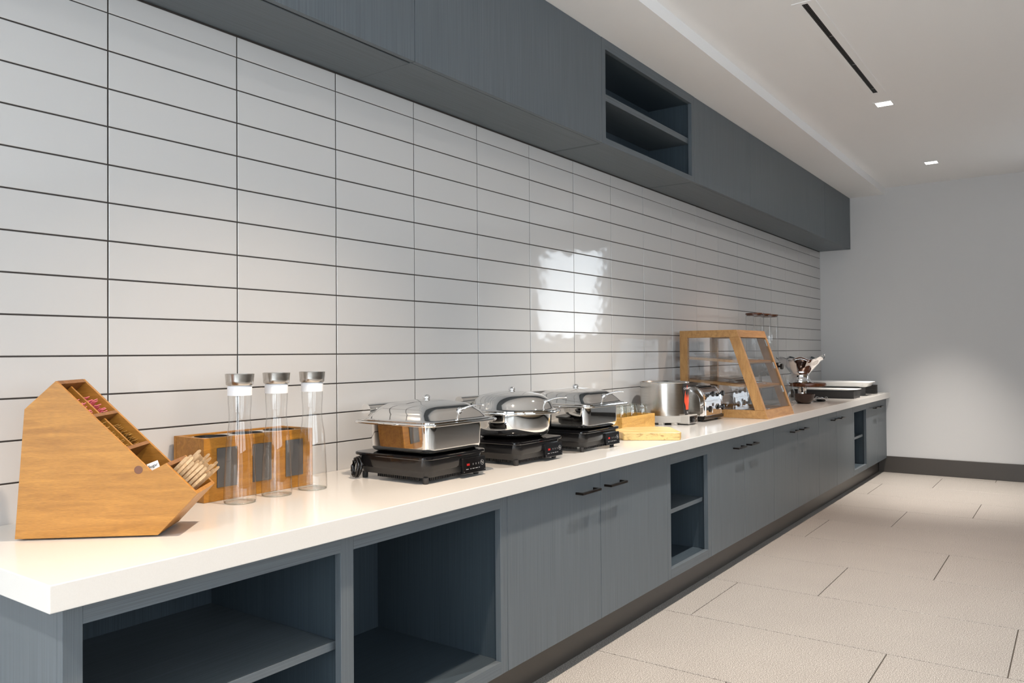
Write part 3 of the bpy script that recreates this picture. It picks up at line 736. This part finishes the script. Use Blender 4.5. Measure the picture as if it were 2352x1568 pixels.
for r_, rl in ((0, 'front'), (1, 'rear')):
    for c_, cl in ((0, 'at the chafing dish end'), (1, 'in the middle'), (2, 'at the soup kettle end')):
        o = j0 if jn == 0 else copy_tree(j0); jn += 1
        o.location = (3.632 + 0.070 + c_ * 0.123, -0.238 + 0.044 + r_ * 0.063, ZT + 0.0302)
        o['label'] = 'small clear glass jar, %s row of the acacia tray, %s' % (rl, cl)
bd = thing('serving_board', 'thick live-edge maple serving board lying on the worktop', 'board', (3.305, -0.414, ZT))
top = [(0.0, 0.0), (0.150, -0.2225), (0.168, -0.2185), (0.370, -0.075), (0.382, -0.052), (0.366, 0.012), (0.255, 0.118), (0.10, 0.10)]
bm = bmesh.new(); prism(bm, top, 0.006, 0.036, 'xy'); bev(bm, 0.002)
obj('slab', bm, 'board', bd)
bot = [(x + (0.188 - x) * 0.02, y + (-0.05 - y) * 0.02) for x, y in top]
obj('bark_edge', PR([(a * 0.999 + 0.0002, b * 0.999) for a, b in bot], 0.0, 0.0058, 'xy'), 'bark', bd)
e0, e1 = Vector(top[0]), Vector(top[1]); ed = (e1 - e0).normalized(); en = Vector((ed.y, -ed.x))
if en.x > 0: en = -en
q = [tuple(e0 + ed * 0.004), tuple(e1 - ed * 0.004), tuple(e1 - ed * 0.006 + en * 0.0016), tuple(e0 + ed * 0.006 + en * 0.0016)]
obj('live_edge', PR(q, 0.002, 0.033, 'xy'), 'bark', bd)

# ------------------------------------------------------------------ soup kettle
kt = thing('soup_kettle', 'brushed steel soup kettle warmer with a black and red flame badge', 'kettle', (4.240, -0.194, ZT))
KR = 0.139
obj('drum', L([(KR - 0.004, 0.052), (KR, 0.052), (KR, 0.234), (KR + 0.0025, 0.237), (KR + 0.0015, 0.241), (KR - 0.004, 0.241), (KR - 0.010, 0.234), (KR - 0.012, 0.06), (0.0, 0.06)], 72, cap0=False, cap1=False), 'steel', kt, True, 35)
bm = bmesh.new(); lathe(bm, [(KR - 0.004, 0.012), (KR + 0.001, 0.014), (KR + 0.0035, 0.050), (KR - 0.002, 0.0518)], 64)
obj('base_ring', bm, 'grey', kt, True, 35)
for a in (0.3, 1.87, 3.44, 4.0, 5.4):
    x, y = math.cos(a) * (KR - 0.010), math.sin(a) * (KR - 0.010)
    obj('foot', B(x - 0.014, x + 0.014, y - 0.014, y + 0.014, 0, 0.0135, 0.002), 'grey', kt)
cb = bmesh.new(); prism(cb, [(-0.176, 0.006), (-0.10, 0.006), (-0.10, 0.050), (-0.176, 0.056)], -0.062, 0.062, 'yz'); bev(cb, 0.004, 2)
ch = obj('control_housing', cb, 'grey', kt)
obj('control_recess', B(-0.052, 0.052, -0.1772, -0.1762, 0.012, 0.049, 0.0004), 'black', ch)
kb = obj('dial', L([(0.016, 0), (0.016, 0.006), (0.013, 0.014), (0.0, 0.015)], 24, cap1=False), 'black', ch, True, 40); kb.matrix_local = facing((-0.015, -0.177, 0.031), (1, 0, 0), (0, -1, 0))
obj('dial_glint', L([(0.0028, 0), (0.0028, 0.002), (0.0, 0.003)], 12, cap1=False), 'chrome2', ch, True).matrix_local = facing((0.036, -0.177, 0.030), (1, 0, 0), (0, -1, 0))
def curved(name, outline, r, m, parent, thick=0.0006):
    """flat outline (u across in metres, z) wrapped round the drum, centred on the -Y side"""
    bm = bmesh.new(); A = []; Bv = []
    for u, z in outline:
        a = -PI / 2 + u / KR; A.append(bm.verts.new((r * math.cos(a), r * math.sin(a), z))); Bv.append(bm.verts.new(((r - thick) * math.cos(a), (r - thick) * math.sin(a), z)))
    n = len(A)
    for i in range(n): bm.faces.new((A[i], A[(i + 1) % n], Bv[(i + 1) % n], Bv[i]))
    bm.faces.new(A); bm.faces.new(Bv[::-1])
    bmesh.ops.triangulate(bm, faces=[f for f in bm.faces if len(f.verts) > 4])
    return obj(name, bm, m, parent)
def strip(name, left, right, r, m, parent, nz=14, nu=8):
    """band between two edge functions of height, wrapped round the drum"""
    bm = bmesh.new(); zs = [left[0][1] + (left[-1][1] - left[0][1]) * i / nz for i in range(nz + 1)]
    def at_(e, z):
        for (u0, z0), (u1, z1) in zip(e, e[1:]):
            if z0 <= z <= z1 + 1e-9: return u0 + (u1 - u0) * (z - z0) / max(z1 - z0, 1e-9)
        return e[-1][0]
    rows = []
    for z in zs:
        a, b = at_(left, z), at_(right, z); row = []
        for j in range(nu + 1):
            an = -PI / 2 + (a + (b - a) * j / nu) / KR; row.append(bm.verts.new((r * math.cos(an), r * math.sin(an), z)))
        rows.append(row)
    for p_, q_ in zip(rows, rows[1:]):
        for j in range(nu): bm.faces.new((p_[j], p_[j + 1], q_[j + 1], q_[j]))
    return obj(name, bm, m, parent, True)
bdg = strip('badge', [(-0.022, 0.053), (-0.024, 0.09), (-0.036, 0.15), (-0.048, 0.205), (-0.042, 0.232)], [(0.022, 0.053), (0.024, 0.09), (0.036, 0.15), (0.048, 0.205), (0.042, 0.232)], KR + 0.0008, 'blackm', kt)
fl = [(-0.018, 0.085), (-0.020, 0.11), (-0.028, 0.135), (-0.033, 0.16)]
for u0, u1, tipu, tipz in ((-0.033, -0.014, -0.020, 0.192), (-0.016, 0.004, -0.008, 0.172), (0.0, 0.018, 0.010, 0.182), (0.014, 0.033, 0.026, 0.168)):
    strip('flame', [(u0, 0.128), (u0 + 0.002, 0.150), (tipu - 0.0005, tipz)], [(u1, 0.128), (u1 - 0.003, 0.150), (tipu + 0.0005, tipz)], KR + 0.0014, 'red', bdg, 10, 4)
strip('flame', [(-0.018, 0.083), (-0.020, 0.105), (-0.033, 0.1285)], [(0.018, 0.083), (0.020, 0.105), (0.033, 0.1285)], KR + 0.0014, 'red', bdg, 8, 8)
strip('flame', [(-0.006, 0.200), (-0.006, 0.208), (-0.0005, 0.226)], [(0.006, 0.200), (0.006, 0.208), (0.0005, 0.226)], KR + 0.0014, 'red', bdg, 6, 3)
tx = text('lettering', 'CAYENNE', 0.0165, 'printw', bdg, Matrix.Identity(4))
for vv in tx.data.vertices:     # wrap the word round the drum
    a = -PI / 2 + vv.co.x / KR; r_ = KR + 0.0016 + vv.co.z; vv.co = Vector((r_ * math.cos(a), r_ * math.sin(a), 0.203 + vv.co.y))
strip('emblem', [(-0.0005, 0.060), (-0.008, 0.072)], [(0.0005, 0.060), (0.008, 0.072)], KR + 0.0014, 'printw', bdg, 4, 3)

# ------------------------------------------------------------------ toaster
to = thing('toaster', 'rounded chrome four-slot toaster with black knobs', 'toaster', (4.412, -0.362, ZT))
TWd, TD = 0.300, 0.215
prf = [(0.0, 0.032), (0.0, 0.128)]
for i in range(9): a = PI - (PI / 2) * i / 8; prf.append((0.060 + 0.060 * math.cos(a), 0.128 + 0.076 * math.sin(a)))
for i in range(9): a = PI / 2 - (PI / 2) * i / 8; prf.append((TD - 0.060 + 0.060 * math.cos(a), 0.128 + 0.076 * math.sin(a)))
prf.append((TD, 0.032))
obj('shell', PR([(y + 0.002, z) for y, z in [(0, 0.032)] + [(min(max(y, 0.0), TD - 0.004), z - 0.0015) for y, z in prf[1:-1]] + [(TD - 0.004, 0.032)]], 0.026, TWd - 0.026, 'yz'), 'chrome2', to, True, 35)
for x0, x1 in ((0.0, 0.026), (TWd - 0.026, TWd)):
    bm = PR(prf, x0, x1, 'yz'); bev(bm, 0.004, 2); obj('end_cap', bm, 'chrome2', to, True, 35)
obj('side_plate', PR([(0.03 + (y - 0.03) * 0.80 if 0 else 0.022 + y * 0.80, 0.036 + (z - 0.032) * 0.80) for y, z in prf], -0.0015, 0.0, 'yz'), 'steel', to)
obj('base_plinth', B(-0.002, TWd + 0.002, -0.006, TD + 0.004, 0.012, 0.0318, 0.002), 'black', to)
for x in (0.03, TWd - 0.03):
    for y in (0.03, TD - 0.03): obj('foot', L([(0.009, 0), (0.011, 0.012)], 12, cx=x, cy=y), 'blackm', to)
obj('front_panel', B(0.034, TWd - 0.034, -0.0022, 0.0016, 0.036, 0.118, 0.0006), 'chrome2', to)
for i in range(4):
    y = 0.055 + 0.035 * i; obj('slot', B(0.05, TWd - 0.05, y - 0.010, y + 0.010, 0.2025, 0.2038), 'blackgap', to)
for x, z, r_ in ((0.112, 0.160, 0.016), (0.270, 0.158, 0.016), (0.055, 0.074, 0.018), (0.255, 0.076, 0.018)):
    kk = obj('knob', L([(r_ * 0.5, 0), (r_ * 0.5, 0.010), (r_, 0.012), (r_, 0.022), (r_ * 0.8, 0.025), (0, 0.025)], 24, cap1=False), 'black', to, True, 40)
    kk.matrix_local = facing((x, 0.004 if z > 0.12 else -0.002, z), (1, 0, 0), (0, -1, 0.0))
obj('lever_plate', B(0.125, 0.152, -0.0035, -0.0022, 0.086, 0.104), 'slate', to); obj('lever_plate', B(0.132, 0.140, -0.0035, -0.0022, 0.046, 0.085), 'steel', to)

# ------------------------------------------------------------------ slanted display case
dc = thing('display_case', 'slant-fronted honey oak and glass pastry display case', 'display case', (4.790, 0, ZT))
CWd = 0.540; cy0, cy1, ct0, H_ = -0.616, -0.050, -0.425, 0.547
sidep = [(cy0, 0), (cy1, 0), (cy1, H_), (ct0, H_)]
def fr_y(z): return cy0 + (ct0 - cy0) * z / H_          # front plane y at height z
P_ = 0.052; th = 0.030
for x0 in (0.0, CWd - th):
    x1 = x0 + th
    obj('rear_post', B(x0, x1, cy1 - P_, cy1, 0, H_, 0.001), 'oak', dc)
    obj('top_rail', PR([(cy1 - P_, H_ - 0.046), (cy1 - P_, H_), (ct0, H_), (fr_y(H_ - 0.046), H_ - 0.046)], x0, x1, 'yz', 0.001), 'oakx', dc)
    obj('bottom_rail', PR([(cy1 - P_, 0), (cy1 - P_, 0.050), (fr_y(0.05), 0.050), (fr_y(0), 0)], x0, x1, 'yz', 0.001), 'oakx', dc)
    obj('front_post', PR([(fr_y(0.0505), 0.0505), (fr_y(0.0505) + 0.062, 0.0505), (fr_y(H_ - 0.0465) + 0.062, H_ - 0.0465), (fr_y(H_ - 0.0465), H_ - 0.0465)], x0, x1, 'yz', 0.001), 'oak', dc)
    obj('side_pane', PR([(fr_y(0.0515) + 0.0635, 0.0515), (cy1 - P_ - 0.001, 0.0515), (cy1 - P_ - 0.001, H_ - 0.0475), (fr_y(H_ - 0.0475) + 0.0635, H_ - 0.0475)], x0 + 0.013, x0 + 0.016, 'yz'), 'pane', dc)
obj('front_top_rail', PR([(ct0, H_), (ct0 + 0.03, H_), (fr_y(H_ - 0.046) + 0.03, H_ - 0.046), (fr_y(H_ - 0.046), H_ - 0.046)], th + 0.0003, CWd - th - 0.0003, 'yz'), 'oakx', dc)
obj('front_bottom_rail', PR([(cy0, 0), (cy0 + 0.03, 0), (fr_y(0.05) + 0.03, 0.05), (fr_y(0.05), 0.05)], th + 0.0003, CWd - th - 0.0003, 'yz'), 'oakx', dc)
obj('roof_board', B(th + 0.0003, CWd - th - 0.0003, ct0 + 0.0305, cy1, H_ - 0.014, H_), 'oakx', dc)
obj('floor_board', B(th + 0.0003, CWd - th - 0.0003, cy0 + 0.0305, cy1, 0.018, 0.036), 'oakx', dc)
SH = [(0.382, 0.352), (0.238, 0.198)]     # back and front height of each sloping shelf
for zb_, zf_ in SH:
    yf_ = fr_y(zf_) + 0.014
    obj('shelf', PR([(cy1 - 0.012, zb_), (yf_, zf_), (yf_, zf_ - 0.016), (cy1 - 0.012, zb_ - 0.016)], th + 0.004, CWd - th - 0.004, 'yz', 0.0008), 'oakx', dc)
lv = [0.0515, 0.196, 0.350, H_ - 0.0475]
sl = Vector((0, ct0 - cy0, H_)).normalized(); fn = Vector((0, -H_, ct0 - cy0)).normalized()
for i in range(3):
    za, zb_ = lv[i] + 0.002, lv[i + 1] - 0.002
    fp = obj('front_flap', PR([(fr_y(za) + 0.006, za), (fr_y(za) + 0.0095, za), (fr_y(zb_) + 0.0095, zb_), (fr_y(zb_) + 0.006, zb_)], th + 0.002, CWd - th - 0.002, 'yz'), 'pane', dc)
    hb = obj('hinge', B(-0.006, 0.006, -0.022, 0.022, -0.002, 0.002, 0.0006), 'steel', fp)
    zz = zb_ - 0.03; hb.matrix_local = facing((CWd - th - 0.010, fr_y(zz) + 0.0035, zz), (1, 0, 0), fn)
MC = Matrix.Translation((4.790, 0, ZT))
def tongs_mesh():
    bm = bmesh.new()
    for s in (-1, 1):
        tube(bm, [(0, 0, 0.004), (0.02, s * 0.006, 0.005), (0.08, s * 0.014, 0.006), (0.14, s * 0.013, 0.005), (0.165, s * 0.010, 0.003)], [0.003, 0.003, 0.0028, 0.003, 0.0035], 6)
    return bm
tg0 = None
for (z_, yy, sl_, nm) in ((0.352, fr_y(0.352) + 0.075, 0.11, 'top'), (0.198, fr_y(0.198) + 0.085, 0.13, 'middle'), (0.036, fr_y(0.036) + 0.115, 0.0, 'bottom')):
    zz = z_ + (0.061 * sl_ if sl_ else 0) + 0.001
    mt = MC @ facing((0.14, yy, zz + 0.001), (0.95, -0.25, -0.25 * sl_), (0, -sl_ , 1))
    if tg0 is None: tg0 = obj('serving_tongs', tongs_mesh(), 'chrome2', None, True); tgo = tg0
    else: tgo = tg0.copy(); COL.objects.link(tgo)
    tgo.matrix_world = mt; tag(tgo, 'steel serving tongs on the %s shelf of the display case' % nm, 'tongs', 'tongs in the display case')
tr0 = None
for (zb_, zf_, nm) in ((0.382, 0.352, 'top'), (0.238, 0.198, 'middle'), (0.036, 0.036, 'bottom')):
    ya, yb_ = cy1 - 0.055, fr_y(zf_) + 0.16; sl_ = (zb_ - zf_) / (cy1 - 0.012 - fr_y(zf_) - 0.014); zm = zf_ + sl_ * ((ya + yb_) / 2 - fr_y(zf_) - 0.014)
    t = thing('clear_tray', 'clear acrylic pastry tray on the %s shelf of the display case' % nm, 'tray', (0, 0, 0), 0, 'trays in the display case')
    hx, hy = 0.19, abs(yb_ - ya) / 2
    bm = bmesh.new(); loft(bm, [ring_rr(hx - 0.012, hy - 0.012, 0.02, 0.001), ring_rr(hx - 0.004, hy - 0.004, 0.02, 0.018), ring_rr(hx, hy, 0.02, 0.019)], True, False)
    obj('tray_body', bm, 'acry', t, True, 50)
    obj('tray_rim', T([(x, y, 0.0195) for x, y in rrect(hx, hy, 0.02, 4)], 0.0018, 6, True), 'acry', t, True)
    t.matrix_world = MC @ facing((CWd / 2, (ya + yb_) / 2, zm + 0.001), (1, 0, 0), (0, -sl_, 1))
g0 = None
for i, (x, y, nm) in enumerate(((0.16, -0.30, 'front'), (0.20, -0.21, 'rear'))):
    if g0 is None: g0 = obj('glass_cloche', L([(0.045, 0.0), (0.046, 0.03), (0.040, 0.055), (0.026, 0.070), (0.008, 0.076), (0.008, 0.082), (0.010, 0.088), (0.0, 0.092)], 32, cap0=False, cap1=False), 'glass', None, True); go = g0
    else: go = g0.copy(); COL.objects.link(go)
    go.location = (4.790 + x, y, ZT + 0.0565); tag(go, 'small clear glass cloche at the %s of the display case bottom shelf' % nm, 'cloche', 'glass cloches in the display case')

# ------------------------------------------------------------------ cereal dispensers
def cereal():
    t = thing('cereal_dispenser', '', 'dispenser', (0, 0, 0), 0, 'clear cereal dispensers behind the display case')
    obj('clear_tube', L([(0.062, 0.322), (0.064, 0.324), (0.064, 0.682), (0.062, 0.684)], 48, cap0=False, cap1=False), 'glass', t, True, 50)
    obj('wooden_lid', L([(0.058, 0.675), (0.058, 0.6845), (0.066, 0.685), (0.0672, 0.688), (0.066, 0.6935), (0.062, 0.695)], 40), 'walnut', t, True, 40)
    obj('portion_wheel', L([(0.050, 0.258), (0.064, 0.268), (0.066, 0.3215)], 40), 'black', t, True, 40)
    k_ = obj('turn_knob', L([(0.008, 0), (0.008, 0.022), (0.022, 0.024), (0.022, 0.040), (0.0, 0.041)], 20, cap1=False), 'black', t, True, 40); k_.matrix_local = facing((0, -0.060, 0.293), (1, 0, 0), (0, -1, 0))
    obj('chute', L([(0.020, 0.223), (0.042, 0.2578)], 32), 'black', t, True, 40)
    obj('stand_post', B(-0.014, 0.014, 0.066, 0.082, 0.010, 0.318, 0.002), 'steel', t)
    obj('stand_base', B(-0.07, 0.07, -0.05, 0.085, 0, 0.010, 0.002), 'steel', t)
    return t
cd0 = cereal()
for i, (x, lb) in enumerate(((5.815, 'clear cereal dispenser tube with wooden lid, nearest the camera'), (5.985, 'clear cereal dispenser tube with wooden lid, middle one'), (6.155, 'clear cereal dispenser tube with wooden lid, nearest the silver bowl'))):
    o = cd0 if i == 0 else copy_tree(cd0)
    o.location = (x, -0.196, ZT); o['label'] = lb

# ------------------------------------------------------------------ bowls, cake stand, pitcher
bb = thing('black_bowl', 'dark walnut-black bowl in front of the cake stand', 'bowl', (6.365, -0.392, ZT))
obj('bowl_wall', L([(0.0, 0.0), (0.044, 0.0), (0.050, 0.003), (0.068, 0.030), (0.080, 0.062), (0.084, 0.074), (0.081, 0.0745), (0.075, 0.060), (0.060, 0.026), (0.042, 0.010), (0.0, 0.008)], 48, cap0=False, cap1=False), plain('bowl_black', (0.030, 0.016, 0.012), 0.25), bb, True, 50)
cst = thing('cake_stand', 'round dark walnut cake stand on a flared steel stem', 'cake stand', (6.56, -0.325, ZT))
obj('stem', L([(0.085, 0.0), (0.085, 0.004), (0.060, 0.012), (0.038, 0.035), (0.032, 0.075), (0.034, 0.112), (0.050, 0.1248)], 40), 'chrome', cst, True, 50)
obj('wooden_disc', L([(0.135, 0.125), (0.146, 0.128), (0.148, 0.140), (0.146, 0.152), (0.140, 0.155)], 64, cx=0.012, cy=-0.034), 'walnut', cst, True, 40)
sb = thing('silver_bowl', 'wavy-rimmed polished silver pedestal bowl on the cake stand', 'bowl', (6.54, -0.318, ZT + 0.1556))
bm = bmesh.new(); prof_ = [(0.100, 0.0), (0.082, 0.012), (0.070, 0.035), (0.066, 0.058), (0.066, 0.068), (0.080, 0.085), (0.110, 0.118), (0.140, 0.155), (0.163, 0.185), (0.186, 0.198)]
rings = []; nseg = 96
for r_, z_ in prof_ + [(0.180, 0.200), (0.150, 0.172), (0.100, 0.120), (0.060, 0.090), (0.002, 0.085)]:
    wv = max(0.0, (z_ - 0.09) / 0.11) ** 1.5; wf = max(0.0, (0.03 - z_) / 0.03)
    ring = []
    for i in range(nseg):
        a = 2 * PI * i / nseg; c = math.cos(7 * a + 1.2)
        ring.append((r_ * (1 + 0.030 * wv * c) * math.cos(a), r_ * (1 + 0.030 * wv * c) * math.sin(a), max(0.0, z_ + 0.012 * wv * c + 0.004 * wf * (1 + math.cos(6 * a)))))
    rings.append(ring)
loft(bm, rings, False, True); obj('bowl_body', bm, 'chrome2', sb, True, 70)
ladle = thing('serving_spoon', 'silver serving spoon whose ball-ended handle pokes out of the silver bowl', 'spoon', (6.54, -0.318, ZT + 0.2459))
pts = [(0.0, 0.0, 0.012), (0.035, -0.045, 0.050), (0.075, -0.098, 0.100), (0.100, -0.130, 0.124), (0.118, -0.152, 0.132)]
obj('handle', T(pts, 0.0035, 8), 'chrome2', ladle, True)
bm = bmesh.new(); bmesh.ops.create_uvsphere(bm, u_segments=16, v_segments=10, radius=0.010, matrix=Matrix.Translation((0.122, -0.156, 0.133))); obj('ball_end', bm, 'chrome2', ladle, True)
bm = bmesh.new(); bmesh.ops.create_uvsphere(bm, u_segments=16, v_segments=8, radius=0.022, matrix=Matrix.Translation((-0.004, 0.006, 0.008)) @ Matrix.Diagonal((1, 1.3, 0.35, 1))); obj('spoon_head', bm, 'chrome2', ladle, True)
pt = thing('glass_pitcher', 'clear glass pitcher between the display case and the black bowl', 'pitcher', (6.10, -0.352, ZT))
obj('glass_body', L([(0.0, 0.004), (0.036, 0.002), (0.042, 0.006), (0.046, 0.04), (0.048, 0.085), (0.044, 0.120), (0.034, 0.150), (0.032, 0.170), (0.040, 0.215), (0.044, 0.230)], 40, cap0=False, cap1=False), 'glass', pt, True)
obj('glass_rim', T([(0.044 * math.cos(2 * PI * i / 32), 0.044 * math.sin(2 * PI * i / 32), 0.231) for i in range(32)], 0.0013, 6, True), 'glass', pt, True)
sr = thing('spoon_rest', 'small dark spoon rest with a curled bright wire beside the black bowl', 'spoon rest', (6.70, -0.435, ZT))
obj('dish', L([(0.0, 0.0), (0.030, 0.0), (0.040, 0.010), (0.042, 0.016), (0.038, 0.014), (0.0, 0.006)], 32, cap0=False, cap1=False), 'black', sr, True, 50)
obj('wire', T([(0.046 * math.cos(t_ * 0.35), 0.046 * math.sin(t_ * 0.35) - 0.004, 0.005 + 0.030 * abs(math.sin(t_ * 0.5))) for t_ in range(18)], 0.0022, 6), 'chrome2', sr, True)

# ------------------------------------------------------------------ risers, platters and plates at the far end
def riser(name, x0, x1, y0, y1, h, label):
    t = thing('buffet_riser', label, 'riser', ((x0 + x1) / 2, (y0 + y1) / 2, ZT), 0, 'black buffet risers')
    hx, hy = (x1 - x0) / 2, (y1 - y0) / 2
    obj('riser_top', B(-hx, hx, -hy, hy, h - 0.012, h, 0.0012), 'blackm', t)
    obj('riser_side', B(-hx, -hx + 0.012, -hy, hy, 0, h - 0.0122), 'blackm', t); obj('riser_side', B(hx - 0.012, hx, -hy, hy, 0, h - 0.0122), 'blackm', t)
    obj('riser_end', B(-hx + 0.0122, hx - 0.0122, -hy, -hy + 0.012, 0, h - 0.0122), 'blackm', t); obj('riser_end', B(-hx + 0.0122, hx - 0.0122, hy - 0.012, hy, 0, h - 0.0122), 'blackm', t)
    return t
riser('r', 7.16, 7.40, -0.585, -0.06, 0.066, 'black rectangular buffet riser nearest the cake stand, carrying a shallow platter')
riser('r', 7.64, 7.88, -0.532, -0.06, 0.080, 'black rectangular buffet riser nearest the far wall, carrying the deep platter')
def platter(x, y, z, hx, hy, h, label):
    t = thing('serving_platter', label, 'platter', (x, y, z), 0, 'white serving platters on the risers')
    bm = bmesh.new(); loft(bm, [ring_rr(hx * 0.80, hy * 0.86, 0.04, 0.0), ring_rr(hx * 0.84, hy * 0.89, 0.045, 0.004), ring_rr(hx * 0.92, hy * 0.95, 0.05, h * 0.7), ring_rr(hx, hy, 0.05, h), ring_rr(hx - 0.002, hy - 0.002, 0.05, h + 0.003), ring_rr(hx * 0.90, hy * 0.93, 0.045, h * 0.75), ring_rr(hx * 0.8, hy * 0.86, 0.04, 0.006)])
    obj('platter_body', bm, 'ceramic', t, True, 50); return t
platter(7.28, -0.330, ZT + 0.0661, 0.135, 0.275, 0.010, 'shallow white platter on the black riser nearest the cake stand')
platter(7.77, -0.318, ZT + 0.0801, 0.150, 0.300, 0.042, 'deep white ceramic platter on the black riser nearest the far wall')
pm = L([(0.0, 0.0), (0.055, 0.0), (0.068, 0.0006), (0.083, 0.0022), (0.0862, 0.005), (0.0860, 0.0098), (0.0835, 0.0100), (0.070, 0.006), (0.050, 0.004), (0.0, 0.004)], 48, cap0=False, cap1=False)
p0 = None
for i in range(8):
    if p0 is None: p0 = obj('side_plate', pm, 'blackm', None, True, 50); po = p0
    else: po = p0.copy(); COL.objects.link(po)
    po.location = (8.125, -0.500, ZT + 0.0002 + i * 0.0104)
    nth = ['bottom', 'second', 'third', 'fourth', 'fifth', 'sixth', 'seventh', 'top'][i]
    tag(po, 'black round side plate, %s in the stack by the far wall' % (nth if i in (0, 7) else nth + ' from the bottom'), 'plate', 'stacked black side plates')
